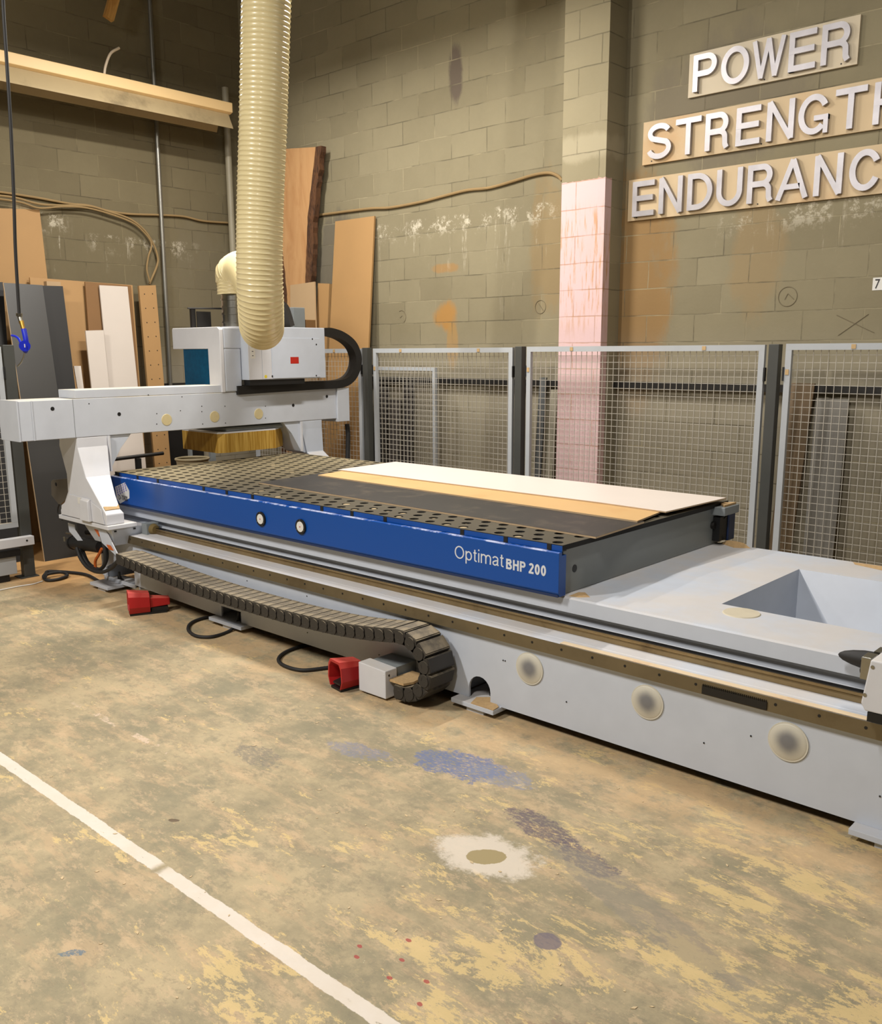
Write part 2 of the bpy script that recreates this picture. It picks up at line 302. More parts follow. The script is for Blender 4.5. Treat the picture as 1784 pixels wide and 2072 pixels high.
# ------------------------------------------------------------------ mesh helpers
class MB:
    def __init__(s): s.v = []; s.f = []; s.mi = []; s.cur = 0
    def add(s, vs, fs):
        o = len(s.v); s.v += [tuple(p) for p in vs]
        for f in fs: s.f.append([o + i for i in f]); s.mi.append(s.cur)
        return s
    def box(s, a, b):
        x0, y0, z0 = [min(a[i], b[i]) for i in range(3)]; x1, y1, z1 = [max(a[i], b[i]) for i in range(3)]
        return s.add([(x0, y0, z0), (x1, y0, z0), (x1, y1, z0), (x0, y1, z0), (x0, y0, z1), (x1, y0, z1), (x1, y1, z1), (x0, y1, z1)],
                     [(0, 3, 2, 1), (4, 5, 6, 7), (0, 1, 5, 4), (1, 2, 6, 5), (2, 3, 7, 6), (3, 0, 4, 7)])
    def prism(s, pts, d):
        """closed polygon of 3D points pushed along vector d"""
        n = len(pts); P = [V(p) for p in pts]; d = V(d)
        return s.add(P + [p + d for p in P], [list(range(n))[::-1], list(range(n, 2 * n))] + [(i, (i + 1) % n, n + (i + 1) % n, n + i) for i in range(n)])
    def hexa(s, A, B):
        """two quads (4 points each) joined"""
        return s.add([V(p) for p in A] + [V(p) for p in B], [(3, 2, 1, 0), (4, 5, 6, 7), (0, 1, 5, 4), (1, 2, 6, 5), (2, 3, 7, 6), (3, 0, 4, 7)])
    def quadp(s, p0, p1, p2, p3, th):
        n = (V(p1) - V(p0)).cross(V(p3) - V(p0)).normalized() * th
        return s.prism([p0, p1, p2, p3], n)
    def cyl(s, p, q, r, r2=None, n=20, cap=True):
        p, q = V(p), V(q); r2 = r if r2 is None else r2; d = (q - p).normalized()
        a = d.orthogonal().normalized(); b = d.cross(a)
        vs = [p + (a * math.cos(2 * math.pi * i / n) + b * math.sin(2 * math.pi * i / n)) * r for i in range(n)]
        vs += [q + (a * math.cos(2 * math.pi * i / n) + b * math.sin(2 * math.pi * i / n)) * r2 for i in range(n)]
        fs = [(i, (i + 1) % n, n + (i + 1) % n, n + i) for i in range(n)]
        if cap: fs += [list(range(n))[::-1], list(range(n, 2 * n))]
        return s.add(vs, fs)
    def tube(s, pts, r, n=10, rf=None):
        P = [V(p) for p in pts]; m = len(P); vs = []; up = None
        for i, p in enumerate(P):
            d = (P[min(i + 1, m - 1)] - P[max(i - 1, 0)]).normalized()
            if up is None: up = d.orthogonal().normalized()
            up = (up - d * up.dot(d)).normalized(); b = d.cross(up); rr = rf(i) if rf else r
            vs += [p + (up * math.cos(2 * math.pi * k / n) + b * math.sin(2 * math.pi * k / n)) * rr for k in range(n)]
        fs = [(i * n + k, i * n + (k + 1) % n, (i + 1) * n + (k + 1) % n, (i + 1) * n + k) for i in range(m - 1) for k in range(n)]
        fs += [list(range(n))[::-1], [(m - 1) * n + k for k in range(n)]]
        return s.add(vs, fs)
    def ribbon(s, pts, th, wdir, w):
        """band of thickness th following pts, width w along wdir"""
        P = [V(p) for p in pts]; wv = V(wdir).normalized() * w; m = len(P); vs = []
        for i, p in enumerate(P):
            d = (P[min(i + 1, m - 1)] - P[max(i - 1, 0)]).normalized(); nn = d.cross(V(wdir)).normalized() * th / 2
            vs += [p - nn, p + nn, p + nn + wv, p - nn + wv]
        fs = [(i * 4 + k, i * 4 + (k + 1) % 4, (i + 1) * 4 + (k + 1) % 4, (i + 1) * 4 + k) for i in range(m - 1) for k in range(4)]
        fs += [(3, 2, 1, 0), tuple((m - 1) * 4 + k for k in range(4))]
        return s.add(vs, fs)
    def build(s, name, mat, parent=None, bevel=0, smooth=False, loc=None, mats=None):
        me = bpy.data.meshes.new(name)
        off = V(loc) if loc is not None else V((0, 0, 0))
        me.from_pydata([tuple(V(p) - off) for p in s.v], [], s.f)
        for m in (mats or [mat]): me.materials.append(m)
        if mats: me.polygons.foreach_set('material_index', s.mi)
        bm = bmesh.new(); bm.from_mesh(me); bmesh.ops.recalc_face_normals(bm, faces=bm.faces)
        if bevel: bmesh.ops.bevel(bm, geom=[e for e in bm.edges if len(e.link_faces) == 2 and e.calc_face_angle(0) > .5], offset=bevel, segments=2, affect='EDGES', profile=.5, clamp_overlap=True)
        if smooth:
            for f in bm.faces: f.smooth = True
            for e in bm.edges:
                if len(e.link_faces) == 2 and e.calc_face_angle(0) > .7: e.smooth = False
        bm.to_mesh(me); bm.free()
        o = bpy.data.objects.new(name, me); COL.objects.link(o)
        if parent is not None:
            o.parent = parent; o.location = off - WL.get(parent.name, V((0, 0, 0)))
        else: o.location = off
        WL[o.name] = off
        return o
WL = {}
def thing(name, label, cat, loc=(0, 0, 0), group=None):
    o = bpy.data.objects.new(name, None); COL.objects.link(o); o.location = loc; o.empty_display_size = .1
    WL[o.name] = V(loc); return tag(o, label, cat, group)
def tag(o, label, cat, group=None, kind=None):
    o['label'] = label; o['category'] = cat
    if group: o['group'] = group
    if kind: o['kind'] = kind
    return o
def struct(o): o['kind'] = 'structure'; return o
def lab(o, l): o['label'] = l; return o
def catmull(P, n=8):
    P = [V(p) for p in P]; Q = [P[0] * 2 - P[1]] + P + [P[-1] * 2 - P[-2]]; out = []
    for i in range(1, len(Q) - 2):
        a, b, c, d = Q[i - 1:i + 3]
        for k in range(n):
            t = k / n
            out.append(.5 * ((2 * b) + (c - a) * t + (2 * a - 5 * b + 4 * c - d) * t * t + (3 * b - a - 3 * c + d) * t ** 3))
    out.append(P[-1]); return out
def resample(P, step):
    out = [P[0]]; acc = 0
    for a, b in zip(P, P[1:]):
        L = (b - a).length
        while acc + L >= step * len(out):
            out.append(a.lerp(b, (step * len(out) - acc) / L))
        acc += L
    return out
def letters(txt, x0, x1, y, z0, z1, depth, mat, parent, name, weight=0.0, spacing=1.0, bev=0):
    """text standing on a wall that faces -Y, fitted to the box x0..x1, z0..z1"""
    cu = bpy.data.curves.new(name, 'FONT'); cu.body = txt; cu.extrude = .5; cu.offset = weight; cu.space_character = spacing
    cu.resolution_u = 6
    to = bpy.data.objects.new('tmp_text', cu); COL.objects.link(to)
    dg = bpy.context.evaluated_depsgraph_get(); dg.update()
    me = bpy.data.meshes.new_from_object(to.evaluated_get(dg)); bpy.data.objects.remove(to)
    xs = [v.co.x for v in me.vertices]; ys = [v.co.y for v in me.vertices]
    a, b, c, d = min(xs), max(xs), min(ys), max(ys)
    off = V((x0, y, z0))
    for v in me.vertices:
        X = (v.co.x - a) / (b - a) * (x1 - x0); Z = (v.co.y - c) / (d - c) * (z1 - z0)
        v.co = V((X, -(v.co.z + .5) * depth, Z))
    me.name = name; me.materials.clear(); me.materials.append(mat)
    o = bpy.data.objects.new(name, me); COL.objects.link(o); o.parent = parent; o.location = off - WL.get(parent.name, V((0, 0, 0)))
    return o
def stroke_text(txt, x0, x1, y, z0, z1, depth, mat, parent, name, wt):
    """plain grotesque lettering drawn with an even pen, fitted to a box"""
    A = lambda cx, cz, rx, rz, a0, a1, n=12: [(cx + rx * math.cos(math.radians(a0 + (a1 - a0) * i / n)), cz + rz * math.sin(math.radians(a0 + (a1 - a0) * i / n))) for i in range(n + 1)]
    h = wt / 2; X = .72 - h
    G = {'O': (.80, [A(.40, .5, .40 - h, .5 - h, 0, 360, 32)]), '0': (.54, [A(.27, .5, .27 - h, .5 - h, 0, 360, 28)]),
         'p': (.54, [[(h, -.27), (h, .72)], A(.27, .36, .27 - h, .36 - h, 0, 360, 26)]),
         't': (.28, [[(.12, .92), (.12, .14)] + A(.24, .14, .12, .14 - h, 180, 270, 5) + [(.28, h)], [(0, X), (.27, X)]]),
         'i': (wt, [[(h, 0), (h, .72)], [(h, .88), (h, 1.0)]]),
         'm': (.82, [[(h, 0), (h, .72)], [(h, .45)] + A(.23, .46, .23 - h, .26 - h, 180, 0, 10) + [(.46 - h, 0)], [(.46 - h, .45)] + A(.61, .46, .21 - h * .6, .26 - h, 180, 0, 10) + [(.82 - h, 0)]]),
         'a': (.50, [A(.24, .50, .22 - h * .5, .22 - h, 165, 0, 10) + [(.46 - h, .08), (.50, h)], [(.46 - h, .40), (.24, .37)] + A(.20, .19, .19 - h, .19 - h, 90, 300, 10) + [(.40, .14), (.46 - h, .28)]]),
         'B': (.66, [[(h, 0), (h, 1)], [(0, 1 - h), (.40, 1 - h)] + A(.40, .76, .22 - h, .24 - h, 90, -90, 10) + [(0, .52)], [(.40, .52)] + A(.42, .27, .24 - h, .27 - h, 90, -90, 10) + [(0, h)]]),
         'H': (.66, [[(h, 0), (h, 1)], [(.66 - h, 0), (.66 - h, 1)], [(0, .53), (.66, .53)]]),
         'P': (.62, [[(h, 0), (h, 1)], [(0, 1 - h), (.36, 1 - h)] + A(.36, .71, .26 - h, .29 - h, 90, -90, 10) + [(0, .42 + h)]]),
         '2': (.54, [A(.27, .72, .27 - h, .28 - h, 165, -25, 12) + [(h * 1.2, h * 1.4)], [(0, h), (.54, h)]]), ' ': (.12, []),
         'D': (.70, [[(h, 0), (h, 1)], [(0, 1 - h), (.3, 1 - h)] + A(.3, .5, .40 - h, .5 - h, 90, -90, 16) + [(0, h)]]),
         'T': (.60, [[(.30, 0), (.30, 1)], [(0, 1 - h), (.60, 1 - h)]]), 'I': (wt, [[(h, 0), (h, 1)]]), '-': (.3, [[(0, .4), (.3, .4)]]),
         'X': (.62, [[(h, 0), (.62 - h, 1)], [(h, 1), (.62 - h, 0)]]),
         'R': (.66, [[(h, 0), (h, 1)], [(0, 1 - h), (.36, 1 - h)] + A(.36, .73, .26 - h, .27 - h, 90, -90, 10) + [(0, .46 + h)], [(.36, .46), (.62, 0)]])}
    pen = 0; polys = []
    for ch in txt:
        wd, st = G[ch]
        for P in st: polys.append([(px_ + pen, pz_) for px_, pz_ in P])
        pen += wd + .12
    pen -= .12; lo = -.27 if 'p' in txt else 0
    sx = (x1 - x0) / pen; sz = (z1 - z0) / (1 - lo); b = MB()
    for q, P in enumerate(polys):
        dp = depth + q * .00006; n = len(P); vs = []
        for k in range(n):
            a = V(P[max(k - 1, 0)]); c = V(P[min(k + 1, n - 1)]); closed = (V(P[0]) - V(P[-1])).length < 1e-4
            if closed and k in (0, n - 1): a, c = V(P[n - 2]), V(P[1])
            p = V(P[k]); d1 = (p - a); d2 = (c - p)
            d1 = d1.normalized() if d1.length > 1e-6 else d2.normalized(); d2 = d2.normalized() if d2.length > 1e-6 else d1
            m = (d1 + d2).normalized(); nn = V((-m.y, m.x)); kk = h / max(.4, nn.dot(V((-d1.y, d1.x))))
            for sg in (1, -1):
                e = p + nn * kk * sg; vs += [(x0 + e.x * sx, y, z0 + (e.y - lo) * sz), (x0 + e.x * sx, y - dp, z0 + (e.y - lo) * sz)]
        fs = []
        for k in range(n - 1): o, e = 4 * k, 4 * k + 4; fs += [(o + 1, e + 1, e + 3, o + 3), (o, e, e + 1, o + 1), (o + 2, o + 3, e + 3, e + 2)]
        b.add(vs, fs)
    return b.build(name, mat, parent)
# ------------------------------------------------------------------ room shell
XL, YR, ZC = -8.86, 6.5, 6.4
struct(MB().box((XL - .2, -4.5, -.1), (5.0, YR + .2, 0)).build('floor', floor_mat()))
struct(MB().box((XL - .2, -4.5, ZC), (5.0, YR + .2, ZC + .1)).build('ceiling', M['wood_pink']))
stL = [(3.95, 2.75, .22, .45, (176, 156, 120), .6), (5.9, 2.2, .5, 1.0, (112, 104, 84), .5)]
struct(MB().box((XL - .2, -4.5, 0), (XL, YR + .2, ZC)).build('wall_left', block_mat('block_wall_left', 'y', .11, (116, 106, 80), (94, 84, 61), stL, [(3.6, 4.5, 2.2, 3.07, .85), (4.5, 5.9, 2.5, 2.92, .6)])))
stR = [(-3.85, 2.2, .35, 1.1, (142, 110, 66), .85), (-2.9, 2.45, .22, .55, (146, 122, 84), .5), (-5.85, 2.10, .18, .16, (160, 118, 60), .95), (-5.78, 1.85, .08, .25, (156, 122, 70), .8),
       (-5.86, 2.52, .18, .05, (150, 116, 70), .8), (-5.75, 4.15, .09, .28, (92, 80, 70), .9), (-4.7, 2.6, .22, .7, (140, 116, 76), .55), (-7.4, 2.6, .4, .6, (92, 86, 76), .7), (-3.2, 3.5, .7, .5, (112, 103, 88), .6)]
struct(MB().box((XL - .2, YR, 0), (5.0, YR + .2, ZC)).build('wall_right', block_mat('block_wall_right', 'x', -.313, (140, 131, 105), (115, 106, 82), stR, [(-7.0, -4.55, 2.35, 2.98, .95), (-5.4, -5.0, 1.8, 3.0, .6), (-3.3, -1.9, 2.3, 2.75, .7), (-3.0, -2.6, 3.8, 4.35, .8)])))
struct(MB().box((-4.41, 6.25, 0), (-4.01, YR, ZC)).build('trim_1', block_mat('block_pilaster', 'x', .0, (150, 140, 113), (128, 119, 93), [(-4.2, 3.3, .3, .12, (176, 166, 140), .5)], None, True)))
struct(MB().box((5.0, -4.5, 0), (5.2, YR + .2, ZC)).build('wall_front', paint('far_wall_grey', (120, 114, 96), .9)))
struct(MB().box((XL - .2, -4.7, 0), (5.2, -4.5, ZC)).build('wall_near', paint('near_wall_grey', (120, 114, 96), .9)))

# pencil marks on the blocks
def ring(cx, cz, r, y, w=.004, a0=0, a1=360, tick=None):
    b = MB(); P = [V((cx + r * math.cos(math.radians(a)), y, cz + r * math.sin(math.radians(a)))) for a in range(a0, a1 + 1, 12)]
    b.tube(P, w, 4)
    for (p, q) in (tick or []): b.tube([V((cx + p[0], y, cz + p[1])), V((cx + q[0], y, cz + q[1]))], w, 4)
    return b
mk = paint('pencil_mark', (124, 112, 88), .9)
for (px, py, r, a0, a1, tk) in ((1093, 621, .055, 0, 360, [((-.02, .03), (.03, -.03))]), (812, 641, .06, -60, 120, [((-.02, -.01), (.01, .01))]), (1593, 600, .066, 0, 360, [((-.02, -.02), (0, .02)), ((0, .02), (.045, -.02))])):
    p = onY(px, py, YR - .002)
    o = ring(0, 0, r, 0, .0022, a0, a1, tk).build('pencil_circle', mk); o.location = p
    tag(o, {1093: 'pencilled circle with a slash on the blocks left of the pink pilaster', 812: 'half faded pencilled arc low on the left end of the long wall', 1593: 'pencilled circle with a caret on the block under the lowest sign'}[px], 'wall mark')
p = onY(1728, 655, YR - .002); o = MB().tube([(-.10, 0, -.075), (.085, 0, .06)], .0022, 4).tube([(-.12, 0, .06), (.13, 0, -.06)], .0022, 4).build('pencil_cross', mk); o.location = p
tag(o, 'pencilled cross on the block wall at the far right above the fence', 'wall mark')
b = MB().box((-.055, -.001, -.04), (.055, .0005, .04)); p = onY(1783, 574, YR - .001)
nt = thing('note', 'small paper note with an inked 7 on the block wall at the right edge', 'note', p)
b.v = [tuple(V(q) + p) for q in b.v]; b.build('paper', M['paper'], nt); letters('7', p.x - .04, p.x - .01, p.y - .001, p.z - .03, p.z + .03, .002, M['ink'], nt, 'lettering')
# handwriting behind the mesh, and stencilled print on the left wall
p = onY(1640, 860, YR - .001); hw = thing('handwriting', 'marker writing 4.5 6A on the wall behind the rightmost mesh panel', 'writing', p)
letters('4.5', p.x - .14, p.x - .02, p.y, p.z - .04, p.z + .04, .002, M['ink'], hw, 'lettering'); letters('6A', p.x + .05, p.x + .14, p.y, p.z - .04, p.z + .04, .002, M['ink'], hw, 'lettering')

# ------------------------------------------------------------------ the CNC router
R0 = V((-3.6, 4.3, 0))
cnc = thing('cnc_router', 'long grey and blue CNC router with a gantry over its perforated bed', 'machine', R0)
XE0, XE1 = -6.62, .75                      # ends of the base
# base frame ---------------------------------------------------------
b = MB()
def xz(pts, y0, y1): b.prism([(x, y0, z) for x, z in pts], (0, y1 - y0, 0))
arch = [(-2.725, .05)] + [(-2.795 + .07 * math.cos(a), .105 + .07 * math.sin(a)) for a in [math.pi * i / 10 for i in range(0, 11)]] + [(-2.865, .05)]
outline = [(XE1, .05), (XE1, .392), (XE0, .392), (XE0, .08), (-6.56, .08), (-6.56, .15), (-6.42, .215), (-6.135, .215), (-6.135, .078), (-5.03, .05), (-5.03, .125), (-4.81, .125), (-4.81, .05)] + arch[::-1]
xz(outline, 3.34, 3.352)
b.box((XE0 + .001, 3.60, .05), (XE1 - .001, 3.612, .599)); b.box((-6.60, 3.3405, .05), (-6.14, 3.3515, .078))
b.box((-6.2, 5.278, .05), (XE1, 5.29, .392))                     # rear skin
prof = [(3.33, .398), (3.316, .4005), (3.316, .4600), (3.376, .4612), (3.38, .463), (3.45, .468), (3.512, .468), (3.53, .50), (3.535, .53), (3.525, .548), (3.49, .556), (3.49, .622), (3.498, .63), (3.86, .63), (3.86, .60), (3.56, .60), (3.56, .386)]
def yz(P, x0, x1): b.prism([(x0, y, z) for y, z in P], (x1 - x0, 0, 0))
yz(prof, XE0, XE1)
yz([(8.63 - y, z) for y, z in prof][::-1], XE0, XE1)
b.box((XE0, 3.86, .55), (-1.785, 4.77, .63))                     # deck left of the pit
b.box((-.35, 3.86, .55), (XE1, 4.77, .63))
b.box((-1.80, 3.613, .06), (-1.7855, 4.95, .549)); b.box((XE1 - .02, 3.36, .06), (XE1, 5.28, .6)); b.box((XE0 + .0005, 3.3525, .05), (XE0 + .02, 5.277, .597))
b.box((-1.785, 3.845, .06), (-.35, 3.8595, .5995)); b.box((-.35, 3.86, .06), (-.34, 4.77, .6))
for x0 in (-2.95, -2.64, -5.1, -4.76, -6.1): b.box((x0, 3.352, .05), (x0 + .012, 3.56, .36))   # inner ribs seen in the openings
base = b.build('base_frame', M['grey_paint'], cnc)
# inside of the box: dark sheet standing in for the shaded void
MB().box((-6.5, 3.60, .02), (XE1 - .03, 5.1, .04)).build('dark_void_sheet', M['dark_metal'], base)
# hopper in the pit: sloping sheet with a folded corner
h = MB()
h.add([(-1.784, 4.769, .6295), (-1.784, 3.861, .6295), (-1.74, 3.861, .12), (-1.74, 4.66, .12)], [(0, 1, 2, 3)])
h.add([(-1.785, 4.77, .63), (-1.36, 4.58, .12), (-.35, 4.58, .12), (-.35, 4.77, .63)], [(0, 1, 2, 3)])
h.add([(-1.785, 4.77, .63), (-1.785, 4.66, .12), (-1.36, 4.58, .12)], [(0, 1, 2)])
h.add([(-1.785, 3.86, .12), (-1.785, 4.66, .12), (-1.36, 4.58, .12), (-.35, 4.58, .12), (-.35, 3.86, .12)], [(0, 1, 2, 3, 4)])
h.build('hopper', M['grey_paint'], base)
# strips and rails on the front ledge
s = MB().box((XE0 + .05, 3.311, .4008), (XE1, 3.3155, .4600)); s.build('rack_strip', M['strip'], base)
MB().box((-2.30, 3.3165, .4616), (XE1, 3.352, .4636)).build('dusty_ledge', paint('dusty_ledge', (226, 204, 170), .7, 0, .1, 9, (196, 150, 100), .7), base)
rb = MB().prism([(XE0 + .2, y_, z_) for y_, z_ in ((3.452, .469), (3.452, .488), (3.458, .493), (3.452, .498), (3.452, .508), (3.488, .508), (3.488, .469))], (XE1 - XE0 - .2, 0, 0))
rail = rb.build('guide_rail', M['rail'], base)
MB().box((XE0 + .2, 3.4525, .5085), (XE1, 3.4875, .5115)).build('rail_cover_band', M['chrome'], rail)
bo = MB()
for i in range(44):
    x = XE0 + .35 + i * .166; MB().cyl((x, 3.3095, .436), (x, 3.3109, .436), .006, n=10).build('screw_hole', M['black'], base)
t = MB(); t.box((-1.592, 3.305, .405), (-1.322, 3.3109, .437))
for i in range(34): x = -1.592 + .27 * i / 34; t.prism([(x, 3.305, .437), (x + .0056, 3.305, .437), (x + .0028, 3.305, .446)], (0, .0058, 0))
t.build('gear_rack', M['dark_metal'], base)
for (x, z, r) in ((-2.484, .292, .079), (-1.853, .29, .077), (-1.241, .289, .079)):
    d = MB().cyl((x, 3.34, z), (x, 3.334, z), r, n=48); d.cyl((x, 3.334, z), (x, 3.331, z), r * .93, r * .88, n=48)
    lab(d.build('hole_cap', M['disc_grey'], base, smooth=True, loc=(x, 3.34, z)), 'translucent round cap rubbed grey in the middle')
p = onZ(1500, 1241, .63)
lab(MB().cyl((p.x, p.y, .63), (p.x, p.y, .634), .082, .078, n=40).build('hole_cap', paint('dusty_cap', (206, 196, 172), .6, 0, .1, 12, (196, 150, 96), .6), base, smooth=True), 'cream round cap lying in the deck')
tiny = MB()
for (px, py) in ((1424, 1503), (1519, 1489), (1780, 1611), (1146, 1420), (767, 1325), (1018, 1336), (1022, 1337), (500, 1175), (621, 1206), (360, 1140), (622, 1280)):
    p = onY(px, py, 3.34); MB().cyl((p.x, 3.3395, p.z), (p.x, 3.337, p.z), .0035, n=8).build('rivet_hole', M['black'], base)
# levelling plates with bolts
for (x0, x1, y0, y1) in ((-2.93, -2.655, 3.275, 3.60), (-5.10, -4.74, 3.285, 3.60), (-.975, -.70, 3.275, 3.60), (-6.60, -6.33, 3.22, 3.50), (-2.9, -2.6, 4.95, 5.3), (-5.1, -4.8, 4.95, 5.3)):
    l = MB().box((x0, y0, .026), (x1, y1, .0495)).build('levelling_plate', M['grey_paint'], base, bevel=.002)
    cx = (x0 + x1) / 2 + .01
    MB().box((cx - .06, y0 + .02, .0), (cx + .05, y0 + .16, .0255)).build('shim', M['grey_paint'], l)
    MB().cyl((cx, y0 + .17, .05), (cx, y0 + .17, .062), .028, n=24).cyl((cx, y0 + .17, .062), (cx, y0 + .17, .085), .016, n=6).cyl((cx, y0 + .17, .085), (cx, y0 + .17, .12), .009, n=14).build('levelling_bolt', M['dark_metal'], l)
    if x0 in (-2.93, -.975): MB().prism([(x0 + .13, y0 + .003, .05), (x1 - .002, y0 + .003, .05), (x1 - .004, y0 + .05, .054), (x0 + .17, y0 + .11, .060), (x0 + .11, y0 + .07, .056)], (0, 0, .003)).build('sawdust', M['dust'], l)
# sawdust drift at the back edge of the deck, at the foot of the bed and beside the stop
def drift(pts, z, h, name='sawdust'):
    c = sum((V((x, y, 0)) for x, y in pts), V()) / len(pts); d = MB(); n = len(pts)
    vs = [(x, y, z) for x, y in pts] + [(c.x + (x - c.x) * .55, c.y + (y - c.y) * .55, z + h * random.uniform(.6, 1)) for x, y in pts] + [(c.x, c.y, z + h)]
    return d.add(vs, [(i, (i + 1) % n, n + (i + 1) % n, n + i) for i in range(n)] + [(n + i, n + (i + 1) % n, 2 * n) for i in range(n)]).build(name, M['dust'], base, smooth=True)
drift([(-2.4, 5.12), (-2.28, 5.05), (-2.2, 5.10), (-2.22, 5.125), (-2.4, 5.13)], .63, .03)
drift([(-1.63, 5.128), (-1.6, 5.07), (-1.3, 4.98), (-.9, 4.88), (-.3, 4.84), (.4, 4.85), (.4, 5.13)], .6302, .004)
drift([(-2.39, 3.51), (-2.34, 3.52), (-2.30, 3.56), (-2.37, 3.62), (-2.395, 3.6)], .63, .008)
# worktable ------------------------------------------------------------
TX0, TX1, TY0, TY1 = -6.55, -2.40, 3.467, 5.20
body = MB().box((TX0, 3.50, .631), (TX1 - .02, 5.165, .855))
bed = body.build('worktable', M['bed_grey'], cnc, bevel=.003)
# matrix top with real round pockets
tt = MB(); px_, py_, r_ = .1155, .0905, .027; nx = int((TX1 - TX0) / px_); ny = int((TY1 - TY0) / py_)
px_ = (TX1 - TX0) / nx; py_ = (TY1 - TY0) / ny; N = 12
def cell(cx, cy, x0, x1, y0, y1):
    vs = []
    for k in range(N):
        a = 2 * math.pi * (k + .5) / N; c, s_ = math.cos(a), math.sin(a)
        tx = ((x1 - cx) if c > 0 else (cx - x0)) / abs(c); ty = ((y1 - cy) if s_ > 0 else (cy - y0)) / abs(s_); q = min(tx, ty)
        vs.append((cx + c * q, cy + s_ * q, .881))
    for k in range(N):
        a = 2 * math.pi * (k + .5) / N; vs.append((cx + r_ * math.cos(a), cy + r_ * math.sin(a), .881))
    for k in range(N):
        a = 2 * math.pi * (k + .5) / N; vs.append((cx + r_ * math.cos(a), cy + r_ * math.sin(a), .862))
    fs = [(k, (k + 1) % N, N + (k + 1) % N, N + k) for k in range(N)] + [(N + k, N + (k + 1) % N, 2 * N + (k + 1) % N, 2 * N + k) for k in range(N)] + [[2 * N + k for k in range(N)][::-1]]
    # corner fillers so that neighbouring cells leave no gap
    o = len(vs); cor = [(x1, y1), (x0, y1), (x0, y0), (x1, y0)]
    for q, (X, Yq) in enumerate(cor):
        vs.append((X, Yq, .881))
        ang = math.atan2(Yq - cy, X - cx) % (2 * math.pi); k0 = int((ang / (2 * math.pi) * N - .5) % N)
        fs.append((k0, o + q, (k0 + 1) % N))
    tt.add(vs, fs)
for j in range(ny):
    off = px_ / 2 if j % 2 else 0
    y0, y1 = TY0 + j * py_, TY0 + (j + 1) * py_
    xs = [TX0 + off + i * px_ for i in range(nx + 1)] if not off else [TX0] + [TX0 + off + i * px_ for i in range(nx)] + [TX1]
    for a, c in zip(xs, xs[1:]):
        if c - a < px_ * .9: tt.add([(a, y0, .881), (c, y0, .881), (c, y1, .881), (a, y1, .881)], [(0, 1, 2, 3)])
        else: cell((a + c) / 2, (y0 + y1) / 2, a, c, y0, y1)
tt.box((TX0, TY0, .856), (TX1, TY1, .8615))
tt.box((TX0, TY0, .8615), (TX1, TY0 + .002, .8809)); tt.box((TX1 - .002, TY0, .8615), (TX1, TY1, .8809)); tt.box((TX0, TY0, .8615), (TX0 + .002, TY1, .8809)); tt.box((TX0, TY1 - .002, .8615), (TX1, TY1, .8809))
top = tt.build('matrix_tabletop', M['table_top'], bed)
# pale plugs of dust in some of the pockets
pl = MB()
for j in range(ny):
    for i in range(nx):
        x = TX0 + (i + .5) * px_ + (px_ / 2 if j % 2 else 0); y = TY0 + (j + .5) * py_
        if x > TX1 - .06: continue
        near = j < 2 and x > -5.0
        if random.random() < (.72 if near else (.09 if x < -4.9 else 0)):
            a = random.uniform(0, 6); pl.cyl((x + .004 * math.cos(a), y + .004 * math.sin(a), .8625), (x + .004 * math.cos(a), y + .004 * math.sin(a), random.uniform(.872, .880)), .0255, random.uniform(.012, .022), n=12)
o = pl.build('pocket_dust', paint('pale_dust', (206, 182, 140), .9), bed); o['kind'] = 'stuff'
# blue front panel, its ledge and the upper blue strips between the slots
fp = MB().prism([(-6.57, 3.44, .655), (-6.57, 3.44, .846), (-6.57, 3.444, .850), (-6.57, 3.466, .850), (-6.57, 3.466, .832), (-6.57, 3.50, .832), (-6.57, 3.50, .634), (-6.57, 3.455, .634)], (4.17, 0, 0))
panel = fp.build('front_panel', M['blue'], bed, bevel=.0015)
MB().box((-6.56, 3.4435, .6325), (-2.405, 3.4999, .6455)).build('lower_trim', M['blue_dark'], panel)
MB().box((-6.57, 3.4665, .8505), (-2.40, 3.4995, .8555)).build('slot_backing', M['black'], panel)
SL = [-6.53, -6.49, -6.209, -5.929, -5.346, -5.077, -4.796, -4.117, -3.853, -3.582, -3.018, -2.735, -2.473, -2.40]
for a, c in zip(SL, SL[1:]):
    if c - a > .05: lab(MB().box((a + .013, 3.4635, .8515), (c - (.013 if c < -2.41 else 0), 3.4668, .8775)).build('edge_strip', M['blue'], panel), 'short blue edge strip between two slots')
for c in SL[1:-1]: MB().box((c - .0125, 3.461, .8505), (c + .0125, 3.4665, .880)).build('slot', M['black'], panel)
for gx, gl in ((-4.680, 'left'), (-4.285, 'right')):
    g = MB().cyl((gx, 3.44, .739), (gx, 3.430, .739), .046, n=36); g = g.build('vacuum_gauge', M['black'], panel, smooth=True, loc=(gx, 3.44, .739))
    MB().cyl((gx, 3.4298, .739), (gx, 3.4285, .739), .032, n=32).build('dial', M['paper'], g, smooth=True)
    MB().cyl((gx, 3.4285, .739), (gx, 3.427, .739), .004, n=10).build('needle_hub', M['red_sticker'], g)
    tb = MB()
    for a in (90, 210, 330): tb.cyl((gx + .039 * math.cos(math.radians(a)), 3.43, .739 + .039 * math.sin(math.radians(a))), (gx + .039 * math.cos(math.radians(a)), 3.4285, .739 + .039 * math.sin(math.radians(a))), .004, n=8)
    tb.build('screws', M['steel'], g)
stroke_text('Optimat', -3.048, -2.727, 3.4398, .712, .797, .0008, M['white_letter'], panel, 'lettering', .095)
stroke_text('BHP 200', -2.712, -2.472, 3.4398, .725, .777, .0008, M['white_letter'], panel, 'lettering', .19)
